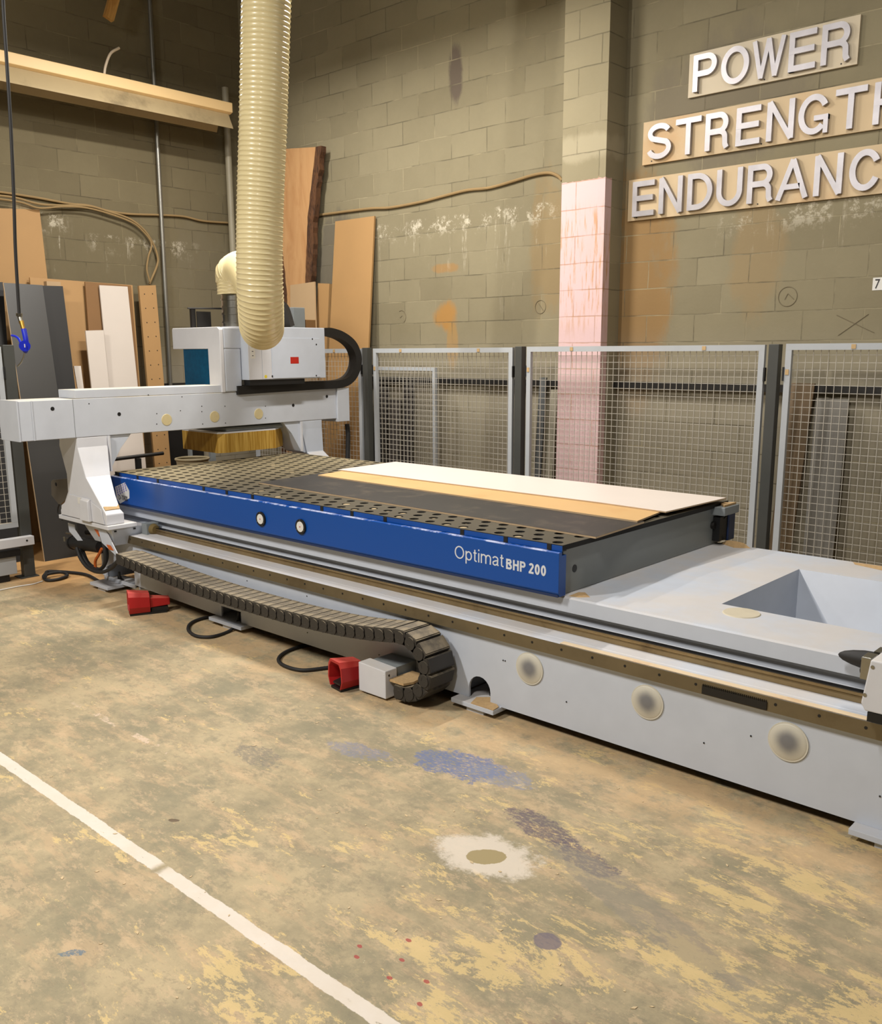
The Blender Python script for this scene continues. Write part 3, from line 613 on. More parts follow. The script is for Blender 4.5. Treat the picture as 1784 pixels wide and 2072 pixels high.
# sticker behind the gantry foot: pale hexagon with violet dots
st = [onY(x, y, 3.4395) for x, y in ((233, 985), (252.5, 976), (261.5, 993), (262, 1008), (243, 1019), (236, 1008))]
stk = MB().prism(st, (0, -.0008, 0)).build('sticker', M['paper'], panel)
dm = MB()
for i in range(5):
    for j in range(4):
        q = onY(236.5 + i * 4.0 + j * .9, 987.5 - i * 2.1 + j * 4.3, 3.4385); dm.box((q.x - .0065, 3.4378, q.z - .006), (q.x + .0065, 3.4386, q.z + .006))
dm.build('dot_pattern', M['violet'], stk)
p = onY(252, 1007, 3.4385); stroke_text('D-TRIX', p.x - .085, p.x + .045, 3.438, p.z - .022, p.z + .014, .0008, M['ink'], stk, 'lettering', .14)
# end of the bed
MB().cyl((-2.421, 3.60, .744), (-2.4185, 3.60, .744), .019, n=28).build('cable_hole', M['black'], bed)
ec = MB().prism([(-2.44, 5.09, .64), (-2.40, 5.09, .64), (-2.375, 5.10, .64), (-2.375, 5.22, .655), (-2.375, 5.22, .85), (-2.375, 5.16, .875), (-2.44, 5.09, .86)], (-.001, 0, 0))
ec = MB().box((-2.43, 5.15, .645), (-2.365, 5.235, .862)).build('end_cap', M['blue_dark'], bed, bevel=.006)
MB().box((-2.42, 5.05, .655), (-2.375, 5.149, .80)).build('cable_recess', M['black'], bed)
MB().cyl((-2.42, 5.04, .75), (-2.40, 5.04, .75), .022, n=20).cyl((-2.40, 5.05, .75), (-2.37, 5.12, .80), .006, n=8).cyl((-2.40, 5.05, .74), (-2.37, 5.11, .66), .005, n=8).build('loose_wires', M['dark_metal'], bed)
cl = MB().box((-2.43, 5.02, .815), (-2.335, 5.215, .865)).build('clamp_block', M['mid_grey'], bed, bevel=.004)
MB().prism([(-2.35, 5.04, .8655), (-2.35, 5.20, .8655), (-2.42, 5.12, .8655)], (0, 0, .012)).build('sawdust', M['dust'], cl)
# energy chain on the floor side ---------------------------------------
cp = catmull([(-5.93, 0, .338), (-5.5, 0, .312), (-5.0, 0, .288), (-4.5, 0, .281), (-4.0, 0, .286), (-3.6, 0, .305), (-3.3, 0, .338), (-3.14, 0, .362), (-3.04, 0, .335), (-2.975, 0, .265), (-2.965, 0, .18), (-3.01, 0, .105), (-3.10, 0, .064), (-3.225, 0, .064)], 14)
cpts = resample(cp, .0745)
ech = MB().box((-5.99, 3.13, .30), (-5.90, 3.29, .375)).build('energy_chain', M['chain'], cnc)
def link_mesh():
    m = MB(); L = .0745
    m.prism([(-.036, -.09, -.034), (.040, -.09, -.034), (.046, -.09, 0), (.040, -.09, .036), (-.036, -.09, .036)], (0, .18, 0))
    m.box((-.033, -.088, .036), (.033, .088, .0405))                      # raised lid
    for sy in (-1, 1):
        m.cyl((.006, sy * .090, -.001), (.006, sy * .0945, -.001), .0335, n=18)
        m.box((-.012, sy * .0945, -.014), (.010, sy * .0958, -.011))
    return m
lm = link_mesh().build('chain_link', M['chain'], ech); lm_data = lm.data
nl = len(cpts) - 1
for i in range(nl):
    a, c = cpts[i], cpts[i + 1]; d = (c - a).normalized(); mid = (a + c) / 2
    o = lm if i == 0 else lm.copy()
    if i: COL.objects.link(o)
    o.parent = ech; o.location = V((mid.x, 3.21, mid.z)); o.rotation_euler = (0, -math.atan2(d.z, d.x), 0)
# connection box at the chain's fixed end
cb = MB().prism([(-3.428, 3.10, .012), (-3.225, 3.10, .012), (-3.225, 3.10, .162), (-3.428, 3.10, .170)], (0, .085, 0)).build('chain_bracket', M['white_paint'], cnc, bevel=.004)
MB().box((-3.42, 3.186, .012), (-3.235, 3.338, .160)).build('bracket_tunnel', M['mid_grey'], cb)
MB().prism([(-3.222, 3.125, .1045), (-3.12, 3.125, .1045), (-3.10, 3.18, .1045), (-3.12, 3.295, .1045), (-3.222, 3.295, .1045)], (0, 0, .012)).build('sawdust', M['dust'], cb)
MB().cyl((-3.235, 3.0995, .14), (-3.2235, 3.13, .14), .001, n=6).cyl((-3.2245, 3.125, .135), (-3.222, 3.125, .135), .005, n=10).build('screw', M['black'], cb)
# ------------------------------------------------------------------ gantry of the router
def pt(x, y, D): d = _ray(x, y); return d * (D / d.dot(_f)) + V((0, 0, H))
GX, GB = -6.45, -6.75
ZB, ZT = 1.168, 1.447
g = MB().box((GB, 2.74, ZB), (GX, 5.635, ZT))
gan = g.build('gantry', M['beam_paint'], cnc, bevel=.004)
MB().box((GB - .0, 2.728, ZB - .002), (GX + .004, 2.7395, ZT + .003)).box((GX + .0, 2.83, ZB), (GX + .005, 2.838, ZT)).build('end_plate', M['beam_paint'], gan, bevel=.002)
MB().box((GX, 3.131, ZB + .002), (GX + .0012, 3.134, ZT - .002)).build('weld_seam', M['mid_grey'], gan)
MB().box((GB + .02, 5.636, ZB - .03), (GX + .02, 5.78, ZT)).build('end_cover', M['beam_paint'], gan, bevel=.003)
MB().box((GB + .04, 3.155, ZT + .002), (GX - .005, 4.605, ZT + .062)).build('chain_tray', M['beam_paint'], gan, bevel=.003)
dk = MB().box((GX - .05, 3.12, ZT + .0005), (GX - .002, 5.6, ZT + .0015))
for (y, z) in ((2.98, 1.385), (3.484, 1.321), (5.135, 1.312), (5.525, 1.374)): MB().cyl((GX + .0002, y, z), (GX + .0015, y, z), .014, n=20).build('bolt_hole', M['black'], gan)
for (y, z) in ((3.88, 1.256), (4.32, 1.256), (4.76, 1.256)): MB().cyl((GX, y, z), (GX + .003, y, z), .046, .043, n=32).build('beam_cap', M['cream_disc'], gan, smooth=True)
sc = MB()
for (px, py) in ((317, 837), (317, 858), (365, 831), (408, 833), (410, 858), (455, 822), (456, 856), (408, 822), (537, 822), (537, 846), (180, 817), (300, 799), (368, 803)):
    q = onX(px, py, GX); sc.cyl((GX, q.y, q.z), (GX + .001, q.y, q.z), .0045, n=8)
sc.build('screw_heads', M['dark_metal'], gan)
sd = MB()
for i in range(26):
    y0 = 2.76 + i * .11; sd.prism([(GX - .004, y0, ZT), (GX - .004, y0 + .112, ZT), (GX - .06 - .02 * math.sin(i), y0 + .112, ZT), (GX - .06 - .02 * math.sin(i), y0, ZT)], (0, 0, .0025))
def leg(mir):
    Y = (lambda y: 8.60 - y) if mir else (lambda y: y)
    lv = [(1.168, -6.452, -6.725, 3.38), (1.095, -6.452, -6.742, 3.377), (.885, -6.362, -6.66, 3.332), (.751, -6.222, -6.666, 3.286), (.662, -6.130, -6.735, 3.266), (.635, -6.106, -6.794, 3.279), (.560, -6.106, -6.808, 3.279)]
    if mir: lv = [(z, (-6.44 if .8 < z < .9 else xf), xb, yi) for z, xf, xb, yi in lv]
    b = MB(); vs = []
    for z, xf, xb, yi in lv: vs += [(xf, Y(3.14), z), (xf, Y(yi), z), (xb, Y(yi), z), (xb, Y(3.14), z)]
    fs = [(i * 4 + k, i * 4 + (k + 1) % 4, (i + 1) * 4 + (k + 1) % 4, (i + 1) * 4 + k) for i in range(len(lv) - 1) for k in range(4)] + [(0, 1, 2, 3), tuple(24 + k for k in range(4))]
    b.add(vs, fs)
    o = b.build('leg', M['grey_paint'] if mir else M['white_paint'], gan, bevel=.006)
    fl = [(3.386, 1.167), (3.575, 1.167), (3.54, 1.125), (3.485, 1.065), (3.445, 1.0), (3.415, .95), (3.385, .90), (3.34, .88), (3.30, .90), (3.35, 1.0)]
    MB().prism([(-6.462, Y(y), z) for y, z in fl], (-.24, 0, 0)).build('gusset', M['grey_paint'], o, bevel=.002)
    MB().box((-6.46, Y(3.378), .90), (-6.437, Y(3.392), 1.166)).build('stiffener', M['white_paint'], o)
    MB().box((-6.83, Y(3.13), .530), (-6.075, Y(3.36), .559)).build('foot_flange', M['white_paint'], o, bevel=.003)
    c = MB().hexa([(-6.13, Y(3.17), .36), (-6.13, Y(3.43), .36), (-6.6, Y(3.43), .36), (-6.6, Y(3.17), .36)], [(-6.09, Y(3.15), .5295), (-6.09, Y(3.45), .5295), (-6.78, Y(3.45), .5295), (-6.78, Y(3.15), .5295)])
    if mir: c.build('carriage', M['mid_grey'], gan); return o
    c = MB().hexa([(-6.150, 3.215, .395), (-6.150, 3.452, .395), (-6.45, 3.452, .395), (-6.45, 3.215, .395)], [(-6.085, 3.16, .5295), (-6.085, 3.448, .5295), (-6.50, 3.448, .5295), (-6.50, 3.16, .5295)])
    c = c.build('carriage', M['grey_paint'], gan, bevel=.003)
    MB().box((-6.09, 3.40, .44), (-6.02, 3.5, .545)).build('bearing_block', M['mid_grey'], c, bevel=.003)
    MB().cyl((-6.0195, 3.455, .50), (-5.985, 3.455, .50), .042, .03, n=20).build('wiper', paint('greasy_felt', (120, 100, 56), .8), c, smooth=True)
    MB().box((-6.084, 3.18, .508), (-6.0835, 3.2, .52)).box((-6.084, 3.33, .508), (-6.0835, 3.35, .52)).build('bolt_pockets', M['black'], c)
    return o
l1 = leg(False); l2 = leg(True)
# raised cover with label on the outside of the near leg
q0, q1 = onY(165, 1008, 3.12), onY(188, 1012, 3.12)
MB().prism([(-6.79, 3.1385, .60), (-6.64, 3.1385, .735), (-6.36, 3.1385, .73), (-6.16, 3.1385, .67), (-6.13, 3.1385, .566), (-6.79, 3.1385, .566)], (0, -.006, 0)).build('side_cover', M['white_paint'], l1, bevel=.002)
MB().hexa([(-6.46, 3.132, .567), (-6.30, 3.132, .567), (-6.30, 3.105, .567), (-6.44, 3.105, .567)], [(-6.43, 3.132, .735), (-6.31, 3.132, .73), (-6.31, 3.108, .715), (-6.42, 3.108, .72)]).build('cover_rib', M['white_paint'], l1, bevel=.004)
q = onY(161, 1013, 3.131)
MB().box((q.x - .03, 3.1305, q.z - .024), (q.x + .02, 3.1318, q.z + .024)).build('label_plate', M['paper'], l1)
MB().prism([(-6.131, 3.15, .664), (-6.131, 3.262, .664), (-6.16, 3.268, .692), (-6.15, 3.25, .678), (-6.155, 3.15, .688)], (.002, 0, .004)).build('sawdust', M['dust'], l1)
# drive, brackets and cables under the leg
dr = MB().cyl(onY(150, 1098, 3.24), onY(206, 1106, 3.24), .05, n=28).cyl(onY(148, 1098, 3.24), onY(150, 1098, 3.24), .056, .056, n=28).cyl(onY(176, 1077, 3.28), onY(206, 1078, 3.28), .02, n=18)
drv = dr.build('drive_motor', M['black'], gan, smooth=True)
def poly(pts, Yp, th, name, mat, par, bev=0): return MB().prism([onY(x, y, Yp) for x, y in pts], (0, th, 0)).build(name, mat, par, bevel=bev)
poly([(198, 1070), (214, 1074), (226, 1098), (242, 1130), (245, 1136), (232, 1122), (206, 1098)], 3.165, .006, 'side_plate', M['grey_paint'], gan)
poly([(137, 1058), (150, 1062), (151, 1072), (166, 1094), (157, 1094), (140, 1075)], 3.20, .006, 'side_plate', M['grey_paint'], gan)
poly([(186, 1062), (199, 1068), (200, 1086), (190, 1070)], 3.172, .01, 'cable_bundle', M['orange'], gan)
poly([(215, 1102), (223, 1104), (229, 1114), (220, 1112)], 3.160, .004, 'cable_bundle', M['orange'], gan)
MB().tube(catmull([onY(206, 1110, 3.22), onY(200, 1122, 3.22), (onY(193, 1135, 3.22)), onY(193, 1150, 3.22)], 6), .011, 8).build('cable_bundle', M['orange'], gan, smooth=True)
cb_ = MB()
for k, pts in enumerate(([(155, 1108), (162, 1128), (175, 1146), (192, 1156), (210, 1157), (228, 1147), (242, 1130)], [(160, 1112), (170, 1130), (182, 1146), (200, 1153), (212, 1140), (212, 1112), (206, 1085)], [(166, 1112), (178, 1138), (196, 1151), (208, 1148), (216, 1128), (214, 1100)])):
    cb_.tube(catmull([onY(x, y, 3.16 + .035 * k) for x, y in pts], 8), .014, 10)
cb_.build('hose_loop', M['rubber'], gan, smooth=True)
bp = poly([(103, 974), (106, 971), (136, 968), (136, 1008), (122, 1021), (118, 1020), (104, 1002)], 3.22, .03, 'steel_bracket', paint('worn_bracket', (112, 104, 92), .5, .3), gan, .002)
q = onY(113, 980, 3.218); MB().cyl((q.x, 3.2195, q.z), (q.x, 3.2175, q.z), .014, n=18).build('hole', M['black'], bp)
MB().tube(catmull([onY(120, 1020, 3.24), onY(117, 1030, 3.24), onY(118, 1042, 3.24), onY(126, 1052, 3.24)], 6), .006, 8).build('cable', M['rubber'], bp, smooth=True)
MB().tube([onY(130, 1086, 3.22), onY(131, 1095, 3.22)], .01, 8).tube([onY(134, 1078, 3.22), onY(150, 1080, 3.22)], .008, 8).tube([onY(132, 1088, 3.22), onY(152, 1092, 3.22)], .004, 8).build('air_fitting', M['steel'], gan)
# head ------------------------------------------------------------------
HB = MB().prism([(-7.14, 4.40, 1.80), (-7.14, 4.40, 1.965), (-7.13, 4.40, 1.975), (-6.47, 4.40, 1.975), (-6.44, 4.40, 1.955), (-6.44, 4.40, 1.449), (-6.615, 4.40, 1.449), (-6.615, 4.40, 1.80)], (0, .035, 0))
hood = HB.build('spindle_head', M['white_paint'], cnc, bevel=.004)
MB().box((-7.14, 4.436, 1.80), (-6.44, 5.30, 1.972)).box((-6.60, 4.436, 1.452), (-6.44, 4.60, 1.80)).build('hood', M['grey_paint'], hood, bevel=.01)
MB().box((-7.0, 4.412, 1.445), (-6.616, 4.42, 1.80)).build('visor', M['visor'], hood)
MB().box((-7.1, 4.9, 1.0), (-6.77, 5.3, 1.80)).build('z_column', M['mid_grey'], hood)
fb = MB().box((-6.74, 4.605, 1.545), (-6.35, 5.435, 1.978)).build('drive_cabinet', M['grey_paint'], hood, bevel=.004)
MB().box((-6.3499, 4.607, 1.548), (-6.3465, 4.74, 1.90)).build('label_panel', M['white_paint'], fb, bevel=.001)
MB().box((-6.3499, 4.745, 1.55), (-6.3475, 4.84, 1.93)).build('narrow_cover', M['white_paint'], fb, bevel=.001)
cp_ = MB().box((-6.3499, 4.85, 1.553), (-6.346, 5.37, 1.888)).build('cover_plate', M['grey_paint'], fb, bevel=.001)
q = onX(596, 729, -6.345); lab(MB().box((-6.3459, q.y - .045, q.z - .028), (-6.3452, q.y + .045, q.z + .028)).build('sticker', M['red_sticker'], cp_), 'red rectangular sticker')
q = onX(538, 762, -6.345); lab(MB().cyl((-6.3474, q.y, q.z), (-6.3468, q.y, q.z), .014, n=20).build('sticker', M['yellow'], fb), 'round yellow sticker')
lp = MB().box((-6.3464, 4.625, 1.72), (-6.346, 4.675, 1.90)).build('paper_label', M['paper'], fb)
mkb = MB()
for z in (1.875, 1.845, 1.81, 1.775, 1.74): mkb.box((-6.346, 4.642, z), (-6.3458, 4.658, z + .006))
mkb.build('print', M['ink'], lp)
cs = MB()
for (px, py) in ((567, 684), (632, 686), (640, 697), (640, 760), (551, 761)):
    q = onX(px, py, -6.345); cs.cyl((-6.349, q.y, q.z), (-6.3445, q.y, q.z), .007, n=10)
cs.build('screws', M['dark_metal'], fb)
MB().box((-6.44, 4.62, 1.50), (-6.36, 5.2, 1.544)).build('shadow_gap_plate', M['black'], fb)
# bristle skirt
sk = MB(); ol = [(-7.06, 4.39), (-6.50, 4.37), (-6.475, 4.44), (-6.475, 4.95), (-6.60, 5.12), (-7.06, 5.15)]
for (x0, y0), (x1, y1) in zip(ol, ol[1:] + ol[:1]):
    d = V((x1 - x0, y1 - y0, 0)).normalized(); n = V((-d.y, d.x, 0)) * .02
    sk.prism([(x0, y0, .948), (x1, y1, .948), (x1, y1, 1.108), (x0, y0, 1.108)], n)
skt = sk.build('bristle_skirt', M['brush'], hood)
MB().prism([(x, y, 1.108) for x, y in ol], (0, 0, .012)).build('skirt_holder', M['white_paint'], skt)
MB().box((-7.04, 4.46, 1.1205), (-6.50, 5.1, 1.155)).build('dust_shoe', M['mid_grey'], hood, bevel=.01)
MB().cyl((-6.95, 4.8, .99), (-6.95, 4.8, 1.45), .06, n=20).build('spindle', M['steel'], hood, smooth=True)
# head's energy chain: out along the beam, round and back to the cabinet
XC = -6.52
def chain_pts(P): return catmull([onX(x, y, -6.42) for x, y in P], 10)
hp = chain_pts([(482, 790), (560, 785), (640, 780), (688, 777), (710, 768), (723, 748), (726, 722), (716, 697), (695, 680), (672, 672), (657, 672)])
HC = MB().ribbon(hp, .072, (-1, 0, 0), .10)
hc = HC.build('head_chain', M['chain_black'], gan)
rl = MB()
for i in range(8, len(hp) - 3, 3):
    a, c = hp[i], hp[i + 1]; d = (c - a).normalized(); n = d.cross(V((-1, 0, 0))).normalized()
    for sg in (-1,):
        p = a + n * (.0365 * sg); rl.box(p + V((.001, -.004, -.003)), p + V((-.101, .004, .003)))
# suction port and hose
pc = onX(477, 640, -6.85); PX, PY = -6.85, pc.y
port = MB().cyl((PX, PY, 1.975), (PX, PY, 2.26), .118, n=36)
po = port.build('suction_port', M['steel'], hood, smooth=True)
MB().cyl((PX, PY, 1.973), (PX, PY, 1.99), .135, n=36).build('collar', M['white_paint'], po, smooth=True)
for z in (2.02, 2.09, 2.15, 2.21): MB().cyl((PX, PY, z), (PX, PY, z + .014), .125, n=36).build('pipe_clamp', M['steel'], po, smooth=True)
MB().box((-7.1, PY - .30, 1.975), (-7.07, PY - .26, 2.14)).box((-7.06, PY - .26, 1.975), (-7.05, PY - .12, 2.12)).cyl((-7.08, PY - .33, 2.145), (-7.0, PY + .02, 2.15), .007, n=8).build('sensor_bracket', M['dark_metal'], hood)
vc = [onX(x, y, -6.75) for x, y in ((556, 615), (570, 614), (580, 622), (586, 638), (592, 660))]
MB().ribbon(catmull(vc, 8), .05, (-1, 0, 0), .09).build('vertical_chain', M['chain'], hood)
a, c = onX(586, 622, -6.95), onX(611, 664, -6.95); MB().box((-7.0, a.y, 1.975), (-6.9, c.y, a.z)).build('motor_housing', M['mid_grey'], hood, bevel=.004)
a, c = onX(612, 647, -6.95), onX(632, 664, -6.95); MB().box((-7.0, a.y + .001, 1.975), (-6.9, c.y, a.z)).build('junction_box', M['mdf_brown'], hood, bevel=.004)
MB().tube([onX(702, 858, -6.5), onX(704, 880, -6.5), onX(703, 925, -6.5), onX(700, 960, -6.5)], .022, 12).build('drop_cable', M['rubber'], gan, smooth=True)
# second carriage waiting at the near end of the base
cy = MB().prism([(-.955, 3.215, .56), (-.94, 3.215, .535), (-.20, 3.215, .535), (-.20, 3.215, .722), (-.935, 3.215, .722)], (0, .30, 0)).build('stop_carriage', M['white_paint'], cnc, bevel=.005)
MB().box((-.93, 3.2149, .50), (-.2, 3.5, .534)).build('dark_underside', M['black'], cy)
MB().box((-.992, 3.30, .617), (-.956, 3.37, .70)).build('end_block', M['steel'], cy, bevel=.003)
for z in (.640, .677): MB().cyl((-.9925, 3.335, z), (-1.0, 3.335, z), .013, n=18).cyl((-1.0, 3.335, z), (-1.003, 3.335, z), .006, n=6).build('bolt', M['dark_metal'], cy, smooth=True)
bf = MB().tube([V((-.957 - .02, 3.42, .652)), V((-1.02, 3.42, .652)), V((-1.06, 3.42, .652)), V((-1.09, 3.42, .652)), V((-1.105, 3.42, .652)), V((-1.11, 3.42, .652))], .03, 24, rf=lambda i: [.036, .034, .027, .018, .009, .002][i])
bf.build('rubber_buffer', M['rubber'], cy, smooth=True)
MB().box((-.977, 3.39, .62), (-.956, 3.46, .70)).build('buffer_plate', M['steel'], cy)
for (px, py) in ((1765, 1350), (1749, 1406)):
    q = onY(px, py, 3.214); MB().cyl((q.x, 3.2145, q.z), (q.x, 3.2125, q.z), .0065, n=14).build('screw', M['steel'], cy)

# ------------------------------------------------------------------ dust hose hanging from above
hpth = [pt(544, -330, 5.35) + V((.02, 0, 1.2)), pt(544, -330, 5.35), pt(541, -100, 5.5), pt(537, 60, 5.6), pt(532, 250, 5.72), pt(526, 430, 5.85), pt(525, 540, 5.93), pt(527, 610, 6.03), pt(529, 655, 6.2), pt(530, 662, 6.5), pt(527, 640, 6.85), pt(520, 600, 7.2), pt(507, 565, 7.5), pt(489, 545, 7.78), V((PX + .0, PY, 2.43)) + (pt(474, 552, 7.95) - pt(476, 552, 7.95)), V((PX, PY, 2.36)), V((PX, PY, 2.26))]
hs = resample(catmull(hpth, 14), .0048)
hm = MB().tube(hs, .15, 48, rf=lambda i: .1465 + .0055 * max(0, math.cos(2 * math.pi * (i % 6) / 6)) ** 2)
ho = NT('ribbed_cream_hose'); hx = ho.noise(3, 5, .6)
M['hose'] = ho.fin(ho.mix(hx, lin((206, 190, 142)), lin((228, 214, 170))), .3)
ho.b.inputs['Coat Weight'].default_value = .25
try: ho.b.inputs['Subsurface Weight'].default_value = 0
except Exception: pass
tag(hm.build('dust_hose', M['hose'], None, smooth=True), 'big ribbed cream dust extraction hose looping down to the router head', 'hose')

# ------------------------------------------------------------------ three sheets on the table
def sheet(name, pts, z, th, mat, label):
    P = [onZ(x, y, z + th) for x, y in pts]
    o = thing(name, label, 'board', sum(P, V()) / len(P) - V((0, 0, th)))
    MB().prism([(p.x, p.y, z) for p in P], (0, 0, th - .001)).build('core', M['board_edge'], o)
    MB().prism([(p.x, p.y, z + th - .0009) for p in P], (0, 0, .0009)).build('face', mat, o)
    return o
sheet('board', [(524, 976), (652, 957), (700, 963), (1303, 1055), (1205, 1086)], .8815, .010, M['sheet_black'], 'charcoal faced sheet nearest the blue edge of the router table')
sheet('board', [(643, 961), (780, 938), (1400, 1010), (1289, 1054)], .892, .009, M['sheet_beige'], 'beige wood faced sheet between the charcoal and the white sheets')
sheet('board', [(684, 950), (800, 934), (1469, 1007), (1347, 1035), (1211, 1016)], .9015, .008, M['sheet_white'], 'white melamine sheet on top at the far side of the table')

# ------------------------------------------------------------------ foot pedals on the floor
def pedal(p, ang, label):
    t = thing('foot_pedal', label, 'foot switch', p, 'red foot pedals in front of the router')
    t.rotation_euler = (0, 0, ang)
    def rel(mb, n, m, par=t, bev=0):
        o = mb.build(n, m, None, bevel=bev); o.parent = par; o.location = (0, 0, 0); return o
    # hood: open towards +Y local, tapering back
    pr = [(-.055, .005), (-.074, .05), (-.066, .125), (-.046, .155), (.046, .155), (.066, .125), (.074, .05), (.055, .005)]
    A = [(x, 0, z + .012) for x, z in pr]; B = [(x * .85, .14, z * .88 + .012) for x, z in pr]
    Ai = [(x * .86, 0, z * .9 + .012) for x, z in pr]; Bi = [(x * .6, .10, z * .68 + .012) for x, z in pr]
    m = MB(); n = len(pr); m.add(A + B + Ai + Bi, [(i, i + 1, n + i + 1, n + i) for i in range(n - 1)] + [(2 * n + i, 3 * n + i, 3 * n + i + 1, 2 * n + i + 1) for i in range(n - 1)] + [(i, 2 * n + i, 2 * n + i + 1, i + 1) for i in range(n - 1)] + [list(range(n, 2 * n)), list(range(3 * n, 4 * n))])
    hood = rel(m, 'guard', M['red'], bev=.002)
    rel(MB().hexa([(-.045, .141, .045), (.045, .141, .045), (.045, .141, .115), (-.045, .141, .115)], [(-.035, .275, .05), (.035, .275, .05), (.035, .275, .10), (-.035, .275, .10)]), 'housing', M['red'], bev=.004)
    rel(MB().box((-.05, .005, .0), (.05, .25, .014)), 'base_plate', M['black'])
    rel(MB().prism([(-.035, .01, .03), (-.035, .10, .05), (-.035, .10, .06), (-.035, .01, .04)], (.07, 0, 0)), 'treadle', M['dark_metal'])
    rel(MB().box((-.045, .15, .0145), (.045, .26, .044)), 'contact_block', M['black'])
    return t
pedal(V((-5.70, 3.04, 0)), -.42, 'red foot pedal lying near the gantry foot at the left')
pedal(V((-3.545, 3.035, 0)), -.18, 'red foot pedal beside the white connection box')
tag(MB().tube(catmull([onZ(690, 1347, .012), onZ(655, 1352, .012), onZ(610, 1356, .012), onZ(575, 1347, .012), onZ(563, 1334, .012), onZ(578, 1319, .012), onZ(612, 1307, .012), onZ(645, 1302, .012)], 10), .0105, 10).build('pedal_cable', M['rubber'], None, smooth=True), 'black cable looping from the base to the pedal by the white box', 'cable')
tag(MB().tube(catmull([V((-4.90, 3.47, .062)), onZ(484, 1240, .11), onZ(482, 1256, .05), onZ(465, 1276, .012), onZ(430, 1288, .012), onZ(398, 1287, .012), onZ(381, 1275, .012), onZ(386, 1261, .012), onZ(410, 1251, .012), onZ(440, 1246, .012)], 10), .0105, 10).build('pedal_cable', M['rubber'], None, smooth=True), 'black cable loop coming out of the middle opening in the base', 'cable')
cc = catmull([onZ(200, 1176, .014), onZ(175, 1163, .014), onZ(140, 1158, .014), onZ(100, 1156, .014), onZ(92, 1161, .014), onZ(88, 1168, .014), onZ(96, 1174, .014), onZ(118, 1172, .014), onZ(136, 1164, .020), onZ(125, 1158, .03), onZ(104, 1160, .034), onZ(94, 1163, .03), onZ(92, 1167, .04)], 10)
tag(MB().tube(cc, .0125, 10).build('power_cable', M['rubber'], None, smooth=True), 'thick black cable coiled on the floor below the left fence post', 'cable')
tag(MB().tube(catmull([onZ(86, 1176, .006), onZ(66, 1182, .006), onZ(40, 1186, .006), onZ(0, 1194, .006)], 8), .005, 8).build('thin_cable', M['paper'], None, smooth=True), 'thin pale wire on the floor at the left post foot', 'cable')
# ------------------------------------------------------------------ guard fence
def fence_panel(label, a, c, z0, z1, axis='x', D=0.0, group='mesh guard fence panels', name='mesh_fence', fw=.04, clips=True):
    """frame of square tube with a welded wire mesh; a..c along the axis, D on the other"""
    P = (lambda h, d, z: V((h, D + d, z))) if axis == 'x' else (lambda h, d, z: V((D - d, h, z)))
    t = thing(name, label, 'fence', P((a + c) / 2, 0, z0), group)
    f = MB()
    def bx(m, h0, h1, d0, d1, q0, q1): m.box(P(h0, d0, q0), P(h1, d1, q1))
    bx(f, a, c, 0, .03, z1 - fw, z1); bx(f, a, c, 0, .03, z0, z0 + fw); bx(f, a, a + fw, 0, .03, z0 + fw + .0005, z1 - fw - .0005); bx(f, c - fw, c, 0, .03, z0 + fw + .0005, z1 - fw - .0005)
    f.build('frame', M['frame'], t)
    m = MB(); n = round((c - a - 2 * fw) / .0475); k = round((z1 - z0 - 2 * fw) / .0475); wr = .0017
    for i in range(n + 1):
        h = a + fw * .6 + (c - a - fw * 1.2) * i / n; bx(m, h - wr, h + wr, .031, .0345, z0 + fw * .5, z1 - fw * .5)
    for i in range(k + 1):
        z = z0 + fw * .6 + (z1 - z0 - fw * 1.2) * i / k; bx(m, a + fw * .5, c - fw * .5, .0345, .038, z - wr, z + wr)
    m.build('wire_mesh', M['wire'], t)
    if clips:
        for h in (a + .22 * (c - a), a + .78 * (c - a)):
            q = MB(); bx(q, h - .014, h + .014, -.004, -.0005, z1 - .034, z1 - .006); q.build('tan_cap', M['tan_cap'], t)
        q = MB(); bx(q, a + .006, a + .03, -.004, -.0005, z1 - .20, z1 - .165); q.build('tan_cap', M['tan_cap'], t)
        for h in (a - .012, c + .0005): q = MB(); bx(q, h, h + .0115, -.006, .02, z1 - .24, z1 - .15); q.build('latch', M['black'], t)
    return t
FY = 6.05
def fx(px, y=800): return onY(px, y, FY).x
ZF = 1.80
posts = [(735, 753), (1041, 1064), (1549, 1583)]
PXs = [(fx(a) , fx(b)) for a, b in posts]
fence_panel('mesh fence panel mostly hidden behind the router head', PXs[0][0] - 1.75, PXs[0][0] - .028, .12, ZF, 'x', FY)
fence_panel('mesh fence panel beside the head with a smaller panel leaning behind it', PXs[0][1] + .02, PXs[1][0] - .028, .12, ZF, 'x', FY)
fence_panel('wide mesh fence panel in front of the pink pilaster', PXs[1][1] - .0, PXs[2][0] - .028, .12, ZF + .005, 'x', FY)
fence_panel('rightmost mesh fence panel cut off by the edge of the photo', PXs[2][1] - .0, PXs[2][1] + 1.95, .12, ZF + .01, 'x', FY)
def post(x0, x1, label, D=FY, z1=ZF + .008):
    t = thing('fence_post', label, 'post', ((x0 + x1) / 2, D, 0), 'dark grey fence posts')
    w = .07; MB().box((x0, D - .005, .008), (x0 + w, D + .058, z1)).build('post_tube', M['post'], t, bevel=.003)
    MB().box((x0 - .04, D - .06, 0), (x0 + w + .04, D + .11, .0075)).build('foot_plate', M['post'], t)
for (a, b), l in zip(PXs, ('dark grey fence post nearest the router head', 'dark grey fence post left of the pink pilaster', 'dark grey fence post right of the pink pilaster')): post(a, b, l)
